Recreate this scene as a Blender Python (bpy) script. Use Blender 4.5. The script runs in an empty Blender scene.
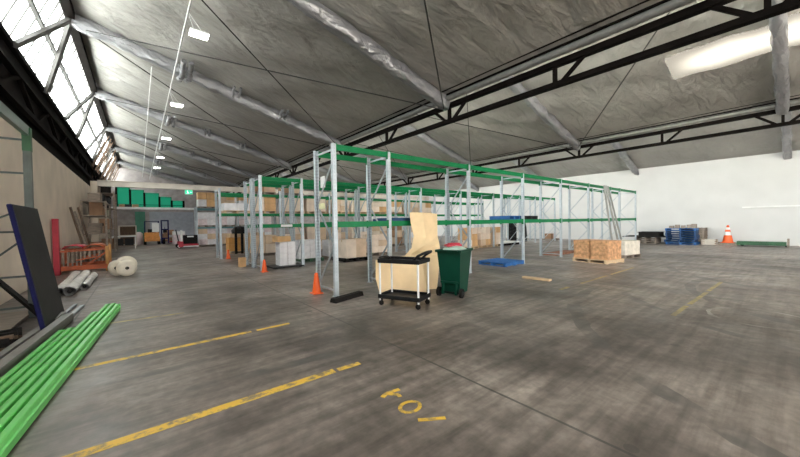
import bpy, bmesh, math, random
from mathutils import Vector, Matrix, Euler
random.seed(7)
SC = bpy.context.scene
COL = SC.collection
PI = math.pi

# ------------------------------------------------------------------ camera, sky, light, exposure
F_PX = 321.8
yaw, pit, rol = 0.682562516, -0.0176734611, -0.0165931678
cam_d = bpy.data.cameras.new('camera'); cam = bpy.data.objects.new('camera', cam_d); COL.objects.link(cam)
cam_d.sensor_width = 36.0; cam_d.lens = 36.0 * F_PX / 800.0; cam_d.clip_start = 0.05; cam_d.clip_end = 300
fw = Vector((math.sin(yaw) * math.cos(pit), math.cos(yaw) * math.cos(pit), math.sin(pit)))
rt = Vector((math.cos(yaw), -math.sin(yaw), 0)); up = rt.cross(fw)
rt2 = math.cos(rol) * rt + math.sin(rol) * up; up2 = -math.sin(rol) * rt + math.cos(rol) * up
m = Matrix((rt2, up2, -fw)).transposed().to_4x4(); m.translation = (0, 0, 1.6)
cam.matrix_world = m
SC.camera = cam

world = bpy.data.worlds.new('sky'); SC.world = world; world.use_nodes = True
bg = world.node_tree.nodes['Background']
bg.inputs[0].default_value = (1.0, 0.985, 0.965, 1); bg.inputs[1].default_value = 5.8
sun_d = bpy.data.lights.new('sun', 'SUN'); sun_d.energy = 60.0; sun_d.angle = 0.01; sun_d.color = (1.0, 0.95, 0.86)
sun = bpy.data.objects.new('sun', sun_d); COL.objects.link(sun)
sun.rotation_euler = Vector((-0.45, 0.12, -0.88)).to_track_quat('-Z', 'Y').to_euler()   # stands behind the saw-teeth and lights the outer roof slopes

BAYS = (0, 10, 20)                       # the three saw-tooth bays run along Y
GB, GT = (-2.3, 6.1), (-1.53, 8.05)      # glazing bottom and top (x, z) of the first bay
Y0, Y1 = -13.0, 46.0
for b in BAYS:                           # sky portals standing in the three strips of roof glazing
    L = bpy.data.lights.new('sky_portal', 'AREA'); L.shape = 'RECTANGLE'
    dx, dz = GT[0] - GB[0], GT[1] - GB[1]
    L.size = Y1 - Y0; L.size_y = math.hypot(dx, dz); L.cycles.is_portal = True
    o = bpy.data.objects.new('sky_portal', L); COL.objects.link(o)
    n = Vector((dz, 0, -dx)).normalized()          # into the hall
    xax = Vector((0, 1, 0)); zax = -n; yax = zax.cross(xax)
    mm = Matrix((xax, yax, zax)).transposed().to_4x4()
    mm.translation = Vector(((GB[0] + GT[0]) / 2 + b, (Y0 + Y1) / 2, (GB[1] + GT[1]) / 2)) - n * 0.03
    o.matrix_world = mm

L = bpy.data.lights.new('sky_portal', 'AREA'); L.shape = 'RECTANGLE'; L.size = 16; L.size_y = 4.6; L.cycles.is_portal = True
o = bpy.data.objects.new('sky_portal', L); COL.objects.link(o)       # added opening behind the camera, lets sky light onto camera-facing sides
o.matrix_world = Matrix.Translation((8, Y0 - 0.3, 2.3)) @ Vector((0, 1, 0)).to_track_quat('-Z', 'Z').to_matrix().to_4x4()

vs = SC.view_settings
vs.view_transform = 'Standard'; vs.look = 'None'; vs.gamma = 1; vs.use_curve_mapping = False
vs.exposure = 1.0

# ------------------------------------------------------------------ helpers
class MB:
    """collects shapes and links them as one mesh object"""
    def __init__(s): s.v = []; s.f = []; s.sm = []
    def add(s, vs_, fs, smooth=False):
        n = len(s.v); s.v += [tuple(p) for p in vs_]
        for f in fs: s.f.append([i + n for i in f]); s.sm.append(smooth)
        return s
    def box(s, c, d, rz=0, M=None):
        x, y, z = d[0] / 2, d[1] / 2, d[2] / 2
        pts = [Vector((a * x, b * y, e * z)) for a in (-1, 1) for b in (-1, 1) for e in (-1, 1)]
        R = M if M is not None else Matrix.Rotation(rz, 3, 'Z')
        pts = [R @ p + Vector(c) for p in pts]
        return s.add(pts, [(0, 1, 3, 2), (4, 6, 7, 5), (0, 4, 5, 1), (2, 3, 7, 6), (0, 2, 6, 4), (1, 5, 7, 3)])
    def span(s, a, b):
        return s.box([(a[i] + b[i]) / 2 for i in range(3)], [abs(b[i] - a[i]) for i in range(3)])
    def bar(s, p, q, w, h, upv=(0, 0, 1)):
        p, q = Vector(p), Vector(q); d = q - p; L = d.length; d.normalize()
        u = Vector(upv); sd = d.cross(u)
        if sd.length < 1e-4: sd = d.cross(Vector((1, 0, 0)))
        sd.normalize(); u = sd.cross(d)
        return s.box((p + q) / 2, (L, w, h), M=Matrix((d, -sd, u)).transposed())
    def tube(s, p, q, r, n=12, r2=None, caps=True):
        p, q = Vector(p), Vector(q); d = (q - p).normalized(); r2 = r if r2 is None else r2
        a = d.orthogonal().normalized(); b = d.cross(a)
        vs_ = []
        for c, rr in ((p, r), (q, r2)):
            vs_ += [c + (a * math.cos(2 * PI * i / n) + b * math.sin(2 * PI * i / n)) * rr for i in range(n)]
        s.add(vs_, [(i, (i + 1) % n, n + (i + 1) % n, n + i) for i in range(n)], True)
        if caps: s.add(vs_, [list(range(n))[::-1], list(range(n, 2 * n))])
        return s
    def path(s, pts, r, n=8):
        pts = [Vector(p) for p in pts]; rings = []
        pa = None
        for i, p in enumerate(pts):
            d = (pts[min(i + 1, len(pts) - 1)] - pts[max(i - 1, 0)]).normalized()
            if pa is None: a = d.orthogonal().normalized()
            else: a = (pa - d * pa.dot(d)).normalized()
            pa = a; b = d.cross(a)
            rings += [p + (a * math.cos(2 * PI * k / n) + b * math.sin(2 * PI * k / n)) * r for k in range(n)]
        fs = [(j * n + k, j * n + (k + 1) % n, (j + 1) * n + (k + 1) % n, (j + 1) * n + k) for j in range(len(pts) - 1) for k in range(n)]
        s.add(rings, fs, True)
        return s.add(rings, [list(range(n))[::-1], list(range(len(rings) - n, len(rings)))])
    def lathe(s, prof, c=(0, 0, 0), n=24, axis='Z'):
        vs_ = []
        for (r, z) in prof:
            for i in range(n):
                a = 2 * PI * i / n; x, y = r * math.cos(a), r * math.sin(a)
                p = {'Z': (x, y, z), 'X': (z, x, y), 'Y': (y, z, x)}[axis]
                vs_.append((p[0] + c[0], p[1] + c[1], p[2] + c[2]))
        fs = [(j * n + i, j * n + (i + 1) % n, (j + 1) * n + (i + 1) % n, (j + 1) * n + i) for j in range(len(prof) - 1) for i in range(n)]
        return s.add(vs_, fs, True)
    def prism(s, poly, axis, a, b):
        """poly of 2D points extruded along axis between a and b"""
        def mk(p, t): return {'X': (t, p[0], p[1]), 'Y': (p[0], t, p[1]), 'Z': (p[0], p[1], t)}[axis]
        n = len(poly); vs_ = [mk(p, a) for p in poly] + [mk(p, b) for p in poly]
        return s.add(vs_, [(i, (i + 1) % n, n + (i + 1) % n, n + i) for i in range(n)] + [list(range(n))[::-1], list(range(n, 2 * n))])
    def build(s, name, mat, parent=None, bevel=0, loc=None, rz=0, fix=True):
        me = bpy.data.meshes.new(name); me.from_pydata(s.v, [], s.f)
        for p, k in zip(me.polygons, s.sm): p.use_smooth = k
        bm = bmesh.new(); bm.from_mesh(me)
        if fix: bmesh.ops.recalc_face_normals(bm, faces=bm.faces)
        if bevel:
            es = [e for e in bm.edges if len(e.link_faces) == 2 and not e.smooth is False and e.calc_face_angle(0) > 0.9]
            bmesh.ops.bevel(bm, geom=es, offset=bevel, segments=1, affect='EDGES', profile=0.5)
        bm.to_mesh(me); bm.free()
        me.materials.append(mat)
        o = bpy.data.objects.new(name, me); COL.objects.link(o)
        if parent is not None: o.parent = parent
        if loc is not None: o.location = loc
        o.rotation_euler.z = rz
        return o

def thing(name, label, cat, loc=(0, 0, 0), rz=0, group=None):
    o = bpy.data.objects.new(name, None); COL.objects.link(o); o.empty_display_size = 0.1
    o.location = loc; o.rotation_euler = (0, 0, rz)
    return tag(o, label, cat, group)
def tag(o, label, cat, group=None):
    o['label'] = label; o['category'] = cat
    if group: o['group'] = group
    return o
def struct(o): o['kind'] = 'structure'; return o
def dup(root, loc, rz=0, label=None, group=None):
    r = root.copy(); COL.objects.link(r); r.location = loc; r.rotation_euler.z = rz
    if label: r['label'] = label
    if group: r['group'] = group
    for ch in list(root.children):
        c = ch.copy(); COL.objects.link(c); c.parent = r
        for g in list(ch.children):
            d = g.copy(); COL.objects.link(d); d.parent = c
    return r
def recolour(root, old, new):
    for o in [root] + list(root.children_recursive):
        if o.type == 'MESH' and o.data.materials and o.data.materials[0] == old:
            o.material_slots[0].link = 'OBJECT'; o.material_slots[0].material = new

# ------------------------------------------------------------------ materials
def mat(name, col, rough=0.6, metal=0.0, var=0.12, scale=6.0, bump=0.0, bscale=30.0, spec=0.5, stretch=None, col2=None):
    mt = bpy.data.materials.new(name); mt.use_nodes = True; nt = mt.node_tree; N = nt.nodes; L = nt.links
    b = N['Principled BSDF']; b.inputs['Roughness'].default_value = rough; b.inputs['Metallic'].default_value = metal
    b.inputs['Specular IOR Level'].default_value = spec
    tc = N.new('ShaderNodeTexCoord'); mp = N.new('ShaderNodeMapping'); L.new(tc.outputs['Object'], mp.inputs[0])
    if stretch: mp.inputs['Scale'].default_value = stretch
    no = N.new('ShaderNodeTexNoise'); no.inputs['Scale'].default_value = scale; no.inputs['Detail'].default_value = 5
    L.new(mp.outputs[0], no.inputs['Vector'])
    rp = N.new('ShaderNodeValToRGB'); L.new(no.outputs['Fac'], rp.inputs[0])
    c2 = col2 if col2 else tuple(max(0, c * (1 - var * 2)) for c in col)
    rp.color_ramp.elements[0].position = 0.3; rp.color_ramp.elements[1].position = 0.7
    rp.color_ramp.elements[0].color = (*c2, 1); rp.color_ramp.elements[1].color = (*[min(1, c * (1 + var * 0.5)) for c in col], 1)
    L.new(rp.outputs[0], b.inputs['Base Color'])
    if bump:
        n2 = N.new('ShaderNodeTexNoise'); n2.inputs['Scale'].default_value = bscale; n2.inputs['Detail'].default_value = 4
        L.new(mp.outputs[0], n2.inputs['Vector'])
        bp = N.new('ShaderNodeBump'); bp.inputs['Strength'].default_value = bump; L.new(n2.outputs['Fac'], bp.inputs['Height']); L.new(bp.outputs[0], b.inputs['Normal'])
    return mt
def emit(name, col, s):
    mt = bpy.data.materials.new(name); mt.use_nodes = True; b = mt.node_tree.nodes['Principled BSDF']
    b.inputs['Base Color'].default_value = (*col, 1); b.inputs['Emission Color'].default_value = (*col, 1); b.inputs['Emission Strength'].default_value = s
    return mt

def floor_material():
    mt = bpy.data.materials.new('worn_concrete'); mt.use_nodes = True; nt = mt.node_tree; N = nt.nodes; L = nt.links
    b = N['Principled BSDF']; tc = N.new('ShaderNodeTexCoord'); P = tc.outputs['Object']
    def noise(scale, detail=6, vec=None, rough=0.6):
        n = N.new('ShaderNodeTexNoise'); n.inputs['Scale'].default_value = scale; n.inputs['Detail'].default_value = detail; n.inputs['Roughness'].default_value = rough
        L.new(vec or P, n.inputs['Vector']); return n.outputs['Fac']
    def ramp(fac, a, c, ca, cb):
        r = N.new('ShaderNodeValToRGB'); r.color_ramp.elements[0].position = a; r.color_ramp.elements[1].position = c
        r.color_ramp.elements[0].color = (*ca, 1); r.color_ramp.elements[1].color = (*cb, 1); L.new(fac, r.inputs[0]); return r.outputs[0]
    def math_(op, a, c=None, d=None):
        n = N.new('ShaderNodeMath'); n.operation = op
        for i, x in enumerate((a, c, d)):
            if x is None: continue
            if isinstance(x, (int, float)): n.inputs[i].default_value = x
            else: L.new(x, n.inputs[i])
        return n.outputs[0]
    def mix(f, a, c, mode='MIX'):
        n = N.new('ShaderNodeMix'); n.data_type = 'RGBA'; n.blend_type = mode
        for s_, x in ((n.inputs[0], f), (n.inputs[6], a), (n.inputs[7], c)):
            if isinstance(x, (int, float)): s_.default_value = x
            elif isinstance(x, tuple): s_.default_value = (*x, 1)
            else: L.new(x, s_)
        return n.outputs[2]
    base = ramp(noise(0.42, 9), 0.38, 0.62, (0.115, 0.095, 0.083), (0.325, 0.274, 0.243))
    fine = ramp(noise(9, 6), 0.3, 0.7, (0.66, 0.66, 0.66), (1.12, 1.12, 1.12))
    c = mix(1.0, base, fine, 'MULTIPLY')
    # wheel scuffs: stretched noise along the driving directions
    mp = N.new('ShaderNodeMapping'); mp.inputs['Scale'].default_value = (0.25, 3.0, 1); mp.inputs['Rotation'].default_value = (0, 0, 0.62); L.new(P, mp.inputs[0])
    c = mix(1.0, c, ramp(noise(2.4, 8, mp.outputs[0]), 0.38, 0.6, (0.68, 0.67, 0.66), (1.14, 1.14, 1.13)), 'MULTIPLY')
    mp2 = N.new('ShaderNodeMapping'); mp2.inputs['Scale'].default_value = (1.2, 0.5, 1); mp2.inputs['Rotation'].default_value = (0, 0, -0.3); L.new(P, mp2.inputs[0])
    c = mix(1.0, c, ramp(noise(1.1, 9, mp2.outputs[0]), 0.38, 0.6, (0.72, 0.71, 0.70), (1.1, 1.1, 1.09)), 'MULTIPLY')
    sep = N.new('ShaderNodeSeparateXYZ'); L.new(P, sep.inputs[0]); X, Y = sep.outputs[0], sep.outputs[1]
    wob = math_('MULTIPLY', math_('SUBTRACT', noise(1.2, 4), 0.5), 0.25)
    # curved tyre marks
    def ring(cx, cy, r, w, dark, brk):
        nonlocal c
        dx = math_('SUBTRACT', X, cx); dy = math_('SUBTRACT', Y, cy)
        d = math_('SQRT', math_('ADD', math_('MULTIPLY', dx, dx), math_('MULTIPLY', dy, dy)))
        e = math_('ABSOLUTE', math_('ADD', math_('SUBTRACT', d, r), wob))
        k = math_('MULTIPLY', math_('LESS_THAN', e, w), math_('MULTIPLY', ramp_s(noise(brk, 3)), 0.7))
        c = mix(k, c, dark)
    def ramp_s(f):
        return math_('MINIMUM', math_('MAXIMUM', math_('MULTIPLY', math_('SUBTRACT', f, 0.42), 6), 0), 1)
    for cx, cy, r, w, dk in ((10.5, -2.0, 3.6, 0.09, (0.07, 0.066, 0.062)), (10.5, -2.0, 4.9, 0.08, (0.08, 0.075, 0.07)), (8.5, -3.2, 6.2, 0.1, (0.08, 0.075, 0.07)),
                             (2.0, 12.0, 8.4, 0.08, (0.09, 0.085, 0.08)), (1.0, 11.0, 6.6, 0.07, (0.09, 0.085, 0.08)),
                             (14.5, -1.5, 4.2, 0.1, (0.075, 0.07, 0.065)), (7.6, 0.33, 0.62, 0.03, (0.5, 0.48, 0.44))):
        ring(cx, cy, r, w, dk, 1.1)
    # saw-cut joints
    for ax, v in ((X, 2.56), (X, 8.9), (X, 15.2), (X, 21.6), (X, -0.9), (Y, 6.0 - 7.0), (Y, 9.3), (Y, 16.0), (Y, 25.0)):
        e = math_('ABSOLUTE', math_('ADD', math_('SUBTRACT', ax, v), math_('MULTIPLY', wob, 0.08)))
        c = mix(math_('MULTIPLY', math_('LESS_THAN', e, 0.014), 0.75), c, (0.05, 0.047, 0.044))
    # dark drips
    vor = N.new('ShaderNodeTexVoronoi'); vor.inputs['Scale'].default_value = 1.1; L.new(P, vor.inputs['Vector'])
    c = mix(math_('MULTIPLY', math_('LESS_THAN', vor.outputs['Distance'], 0.06), 0.6), c, (0.06, 0.055, 0.05))
    L.new(c, b.inputs['Base Color'])
    rr = ramp(noise(1.7, 5), 0.3, 0.7, (0.30, 0.30, 0.30), (0.52, 0.52, 0.52)); L.new(rr, b.inputs['Roughness'])
    bp = N.new('ShaderNodeBump'); bp.inputs['Strength'].default_value = 0.08; L.new(noise(25, 4), bp.inputs['Height']); L.new(bp.outputs[0], b.inputs['Normal'])
    return mt
def paint_material():
    mt = bpy.data.materials.new('worn_yellow_paint'); mt.use_nodes = True; nt = mt.node_tree; N = nt.nodes; L = nt.links
    b = N['Principled BSDF']; tc = N.new('ShaderNodeTexCoord')
    n = N.new('ShaderNodeTexNoise'); n.inputs['Scale'].default_value = 7; n.inputs['Detail'].default_value = 8; n.inputs['Roughness'].default_value = 0.7
    L.new(tc.outputs['Object'], n.inputs['Vector'])
    r = N.new('ShaderNodeValToRGB'); L.new(n.outputs['Fac'], r.inputs[0])
    r.color_ramp.elements[0].position = 0.40; r.color_ramp.elements[0].color = (0.25, 0.2, 0.12, 1)
    r.color_ramp.elements[1].position = 0.52; r.color_ramp.elements[1].color = (0.74, 0.46, 0.055, 1)
    L.new(r.outputs[0], b.inputs['Base Color']); b.inputs['Roughness'].default_value = 0.55
    return mt
def foil_material(name, col, rough, metal, s1, str1):
    mt = bpy.data.materials.new(name); mt.use_nodes = True; nt = mt.node_tree; N = nt.nodes; L = nt.links
    b = N['Principled BSDF']; b.inputs['Roughness'].default_value = rough; b.inputs['Metallic'].default_value = metal
    tc = N.new('ShaderNodeTexCoord'); mp = N.new('ShaderNodeMapping'); L.new(tc.outputs['Object'], mp.inputs[0]); mp.inputs['Scale'].default_value = (0.5, 1.4, 1)
    n = N.new('ShaderNodeTexNoise'); n.inputs['Scale'].default_value = s1; n.inputs['Detail'].default_value = 4; n.inputs['Distortion'].default_value = 0.4; L.new(mp.outputs[0], n.inputs['Vector'])
    n0 = N.new('ShaderNodeTexNoise'); n0.inputs['Scale'].default_value = 0.5; n0.inputs['Detail'].default_value = 5; L.new(tc.outputs['Object'], n0.inputs['Vector'])
    r = N.new('ShaderNodeValToRGB'); L.new(n0.outputs['Fac'], r.inputs[0])
    r.color_ramp.elements[0].position = 0.3; r.color_ramp.elements[0].color = (*[c * 0.8 for c in col], 1)
    r.color_ramp.elements[1].position = 0.7; r.color_ramp.elements[1].color = (*[c * 1.1 for c in col], 1)
    L.new(r.outputs[0], b.inputs['Base Color'])
    bp = N.new('ShaderNodeBump'); bp.inputs['Strength'].default_value = str1; bp.inputs['Distance'].default_value = 0.2
    L.new(n.outputs['Fac'], bp.inputs['Height']); L.new(bp.outputs[0], b.inputs['Normal'])
    return mt
def pane_material(name, col, gloss=0.1, transl=0.0):
    mt = bpy.data.materials.new(name); mt.use_nodes = True; nt = mt.node_tree; N = nt.nodes; L = nt.links
    N.remove(N['Principled BSDF']); out = N['Material Output']
    t = N.new('ShaderNodeBsdfTransparent'); t.inputs[0].default_value = (*col, 1)
    g = N.new('ShaderNodeBsdfGlossy'); g.inputs['Roughness'].default_value = 0.15; g.inputs[0].default_value = (1, 1, 1, 1)
    mx = N.new('ShaderNodeMixShader'); mx.inputs[0].default_value = gloss; L.new(t.outputs[0], mx.inputs[1]); L.new(g.outputs[0], mx.inputs[2])
    res = mx
    if transl:
        d = N.new('ShaderNodeBsdfTranslucent'); d.inputs[0].default_value = (*col, 1)
        m2 = N.new('ShaderNodeMixShader'); m2.inputs[0].default_value = transl; L.new(mx.outputs[0], m2.inputs[1]); L.new(d.outputs[0], m2.inputs[2]); res = m2
    L.new(res.outputs[0], out.inputs[0]); return mt
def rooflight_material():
    """translucent sheet, colour faded towards its edges to paint a soft patch of light"""
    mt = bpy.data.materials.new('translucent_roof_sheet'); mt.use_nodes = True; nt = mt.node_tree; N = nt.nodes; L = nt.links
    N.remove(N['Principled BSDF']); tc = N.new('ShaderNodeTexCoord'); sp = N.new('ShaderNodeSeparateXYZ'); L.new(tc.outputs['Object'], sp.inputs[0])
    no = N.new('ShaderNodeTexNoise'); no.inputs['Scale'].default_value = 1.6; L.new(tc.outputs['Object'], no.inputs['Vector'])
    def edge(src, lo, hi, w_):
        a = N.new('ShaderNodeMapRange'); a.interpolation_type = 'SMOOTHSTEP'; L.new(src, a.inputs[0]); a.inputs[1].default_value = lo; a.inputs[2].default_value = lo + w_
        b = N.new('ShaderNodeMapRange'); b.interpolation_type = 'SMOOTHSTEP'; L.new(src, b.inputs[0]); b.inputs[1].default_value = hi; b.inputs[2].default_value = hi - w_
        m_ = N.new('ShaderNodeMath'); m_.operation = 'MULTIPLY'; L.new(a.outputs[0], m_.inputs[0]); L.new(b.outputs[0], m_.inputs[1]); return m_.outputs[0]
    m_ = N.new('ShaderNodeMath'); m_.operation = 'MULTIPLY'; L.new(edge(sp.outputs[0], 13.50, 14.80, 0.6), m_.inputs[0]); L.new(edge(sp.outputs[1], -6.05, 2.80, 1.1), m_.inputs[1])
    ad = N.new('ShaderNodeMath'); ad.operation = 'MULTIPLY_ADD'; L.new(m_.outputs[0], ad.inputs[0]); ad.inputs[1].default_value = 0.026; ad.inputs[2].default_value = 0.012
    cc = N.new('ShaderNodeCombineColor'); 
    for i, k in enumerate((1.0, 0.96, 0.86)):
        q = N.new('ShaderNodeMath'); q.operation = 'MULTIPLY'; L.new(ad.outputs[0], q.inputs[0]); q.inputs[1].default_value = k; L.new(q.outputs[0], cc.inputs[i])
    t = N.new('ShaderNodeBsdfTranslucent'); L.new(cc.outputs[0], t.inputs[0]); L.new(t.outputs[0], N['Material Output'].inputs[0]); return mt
def post_material():
    """galvanised steel with the punched slots of a rack upright"""
    mt = mat('galvanised_post', (0.50, 0.555, 0.60), 0.42, 0.2, 0.1, 5); nt = mt.node_tree; N = nt.nodes; L = nt.links; b = N['Principled BSDF']
    src = b.inputs['Base Color'].links[0].from_socket
    tc = N.new('ShaderNodeTexCoord'); sp = N.new('ShaderNodeSeparateXYZ'); L.new(tc.outputs['Object'], sp.inputs[0])
    def M(op, a, c):
        n = N.new('ShaderNodeMath'); n.operation = op
        for i, x in enumerate((a, c)):
            if isinstance(x, (int, float)): n.inputs[i].default_value = x
            else: L.new(x, n.inputs[i])
        return n.outputs[0]
    z = M('LESS_THAN', M('FRACT', M('MULTIPLY', sp.outputs[2], 13.3), 0), 0.45)
    y = M('LESS_THAN', M('ABSOLUTE', M('SUBTRACT', M('ABSOLUTE', sp.outputs[1], 0), 0.022), 0), 0.007)
    k = M('MULTIPLY', z, y)
    x = M('MULTIPLY', M('LESS_THAN', M('ABSOLUTE', M('SUBTRACT', M('ABSOLUTE', sp.outputs[0], 0), 0.0), 0), 0.008), M('GREATER_THAN', M('ABSOLUTE', sp.outputs[1], 0), 0.03))
    k = M('MAXIMUM', k, M('MULTIPLY', x, z))
    mx = N.new('ShaderNodeMix'); mx.data_type = 'RGBA'; L.new(k, mx.inputs[0]); L.new(src, mx.inputs[6]); mx.inputs[7].default_value = (0.38, 0.42, 0.46, 1)
    L.new(mx.outputs[2], b.inputs['Base Color']); return mt

MT = dict(
    floor=floor_material(), paint=paint_material(),
    paint_faint=mat('faded_yellow_paint', (0.46, 0.36, 0.14), 0.6, 0, 0.2, 6, col2=(0.24, 0.21, 0.155)),
    wall_cream=mat('cream_wall', (0.76, 0.66, 0.545), 0.8, 0, 0.07, 1.2, 0.05, 12),
    wall_white=mat('white_wall', (0.60, 0.595, 0.585), 0.75, 0, 0.03, 0.8, 0.04, 8),
    wall_grey=mat('grey_wall', (0.40, 0.36, 0.35), 0.8, 0, 0.15, 2),
    lining=foil_material('grey_roof_lining', (0.335, 0.32, 0.295), 0.42, 0.1, 1.8, 0.7),
    foil=foil_material('silver_foil_wrap', (0.33, 0.33, 0.345), 0.34, 0.4, 2.6, 1.0),
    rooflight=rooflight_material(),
    roof_out=mat('roof_sheet', (0.84, 0.83, 0.80), 0.6),
    bounce_roof=mat('bounce_roof_grey', (0.55, 0.56, 0.57), 0.7),
    yard=mat('yard_concrete', (0.30, 0.29, 0.27), 0.8),
    dark=mat('dark_painted_steel', (0.009, 0.007, 0.006), 0.7, 0.0, 0.2, 4, spec=0.03),
    rod=mat('black_rod', (0.03, 0.028, 0.026), 0.5),
    sash=mat('grey_window_bar', (0.11, 0.105, 0.10), 0.6, 0, 0.15, 4),
    pane=pane_material('window_glass', (0.86, 0.93, 0.93), 0.08),
    green_pane=pane_material('green_translucent_sheet', (0.035, 0.145, 0.108), 0.03, 0.8),
    cream_steel=mat('cream_painted_steel', (0.66, 0.60, 0.52), 0.5, 0, 0.08, 2),
    white_steel=mat('white_painted_steel', (0.75, 0.75, 0.74), 0.5, 0, 0.06, 3),
    post=post_material(),
    galv=mat('galvanised_steel', (0.44, 0.485, 0.52), 0.4, 0.4, 0.12, 6),
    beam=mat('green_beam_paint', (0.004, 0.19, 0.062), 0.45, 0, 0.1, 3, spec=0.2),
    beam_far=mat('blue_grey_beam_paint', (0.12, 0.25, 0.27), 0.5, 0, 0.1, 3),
    bright=mat('bright_green_paint', (0.19, 0.70, 0.18), 0.3, 0, 0.08, 4),
    white=mat('white_plastic', (0.78, 0.78, 0.77), 0.5, 0, 0.05, 4),
    yellow_tag=mat('pale_yellow_card', (0.78, 0.76, 0.45), 0.6),
    black=mat('black_plastic', (0.014, 0.014, 0.015), 0.45, 0, 0.15, 6, spec=0.2),
    rubber=mat('black_rubber', (0.016, 0.014, 0.013), 0.75, spec=0.15),
    charcoal=mat('charcoal_vinyl', (0.034, 0.034, 0.035), 0.55, 0, 0.1, 5, 0.1, 40, spec=0.15),
    navy=mat('navy_vinyl', (0.008, 0.009, 0.07), 0.5, spec=0.15),
    alu=mat('aluminium', (0.85, 0.85, 0.85), 0.35, 0.2, 0.05, 8),
    card=mat('brown_cardboard', (0.84, 0.63, 0.37), 0.75, 0, 0.05, 3),
    tan=mat('tan_carton', (0.68, 0.50, 0.35), 0.75, 0, 0.1, 3),
    pale=mat('pale_carton', (0.80, 0.66, 0.54), 0.75, 0, 0.08, 3),
    brown=mat('dark_brown_carton', (0.36, 0.21, 0.12), 0.75, 0, 0.12, 3),
    orange_card=mat('orange_carton', (0.70, 0.42, 0.20), 0.7, 0, 0.12, 3),
    shrink=mat('white_shrink_wrap', (0.76, 0.74, 0.76), 0.3, 0, 0.08, 5, 0.25, 10),
    pinkwrap=mat('pink_white_wrap', (0.72, 0.60, 0.62), 0.35, 0, 0.1, 5, 0.25, 10),
    tape=mat('packing_tape', (0.50, 0.33, 0.16), 0.35),
    osb=mat('orange_crate_board', (0.66, 0.36, 0.18), 0.7, 0, 0.25, 9, 0.1, 25),
    pine=mat('pine_wood', (0.66, 0.48, 0.30), 0.65, 0, 0.12, 4, stretch=(1, 6, 6)),
    greywood=mat('weathered_wood', (0.32, 0.26, 0.21), 0.75, 0, 0.2, 4, stretch=(1, 6, 6)),
    darkwood=mat('dark_brown_timber', (0.17, 0.105, 0.065), 0.7, 0, 0.25, 4, stretch=(5, 5, 0.6)),
    blue=mat('blue_pallet_paint', (0.022, 0.125, 0.36), 0.6, 0, 0.15, 5),
    darkblue=mat('dark_blue_pallet_paint', (0.014, 0.06, 0.17), 0.65, 0, 0.2, 5),
    bin=mat('bottle_green_plastic', (0.004, 0.050, 0.030), 0.4, 0, 0.06, 5, spec=0.2),
    bag=mat('pale_green_plastic_bag', (0.42, 0.55, 0.47), 0.3, 0, 0.15, 9, 0.4, 14),
    red=mat('red_plastic', (0.45, 0.022, 0.045), 0.45, 0, 0.08, 5),
    orange=mat('orange_cone_plastic', (0.85, 0.115, 0.015), 0.45, 0, 0.05, 5),
    orange_steel=mat('orange_painted_steel', (0.55, 0.12, 0.035), 0.5, 0, 0.18, 4),
    orange_tan=mat('orange_yellow_paint', (0.62, 0.30, 0.08), 0.5, 0, 0.15, 4),
    fork=mat('forklift_orange', (0.70, 0.27, 0.04), 0.4),
    cream=mat('cream_plastic_strap', (0.80, 0.73, 0.60), 0.55, 0, 0.08, 6),
    wrap=mat('translucent_white_wrap', (0.86, 0.84, 0.82), 0.3, 0, 0.15, 5, 0.5, 9),
    dullpost=mat('dull_grey_green_post', (0.10, 0.12, 0.11), 0.5, 0.1),
    gutter=mat('gutter_grey', (0.17, 0.165, 0.155), 0.5),
    greypaint=mat('grey_painted_profile', (0.30, 0.29, 0.27), 0.45, 0.1, 0.1, 4),
    shutter=mat('grey_roller_shutter', (0.38, 0.405, 0.46), 0.5, 0.0, 0.08, 3),
    teal=mat('teal_green_panel', (0.06, 0.26, 0.17), 0.5, 0, 0.1, 3),
    darkgreen=mat('dark_green_steel', (0.035, 0.12, 0.055), 0.5, 0, 0.2, 4),
    brick=mat('red_brown_plank', (0.36, 0.16, 0.10), 0.75, 0, 0.2, 8),
    led=emit('lamp_diffuser', (1.0, 0.97, 0.92), 14.0),
)

# ================================================================== THE SETTING
XL, XR = -2.3, 27.6
FOOT = {0: (7.85, 5.65), 10: (17.85, 5.65), 20: (XR + 0.05, 5.12)}
def roof_z(b, x):
    xt, zt = GT[0] + b, GT[1] + 0.22
    xf, zf = FOOT[b]
    return zt + (x - xt) / (xf - xt) * (zf - zt)
struct(MB().span((XL - 0.3, Y0 - 0.3, -0.3), (XR + 0.3, Y1 + 0.3, 0)).build('floor', MT['floor']))

# left wall: cream masonry with piers, a dark steel band above it with a slot of daylight
w = MB().span((XL - 0.25, Y0, 0), (XL, Y1, 4.22))
struct(w.build('wall_left', MT['wall_cream']))
w = MB().span((XL, 28.2, 0), (XL + 0.32, 28.8, 4.6)).span((XL, 13.4 - 20, 0), (XL + 0.2, 13.8 - 20, 4.2))
struct(w.build('trim_1', MT['wall_cream']))
w = MB().span((XL - 0.25, Y0, 4.22), (XL - 0.05, Y1, 5.0)).span((XL - 0.07, Y0, 5.0), (XL - 0.05, Y1, 5.70)).span((XL - 0.07, Y0, 5.80), (XL - 0.05, Y1, 6.12))
y = Y0
while y < Y1:
    w.span((XL - 0.07, y, 5.70), (XL - 0.05, y + random.choice((0.35, 0.5, 0.9, 1.6)), 5.80)); y += random.uniform(1.2, 2.2)
struct(w.build('trim_2', MT['dark']))
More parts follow.
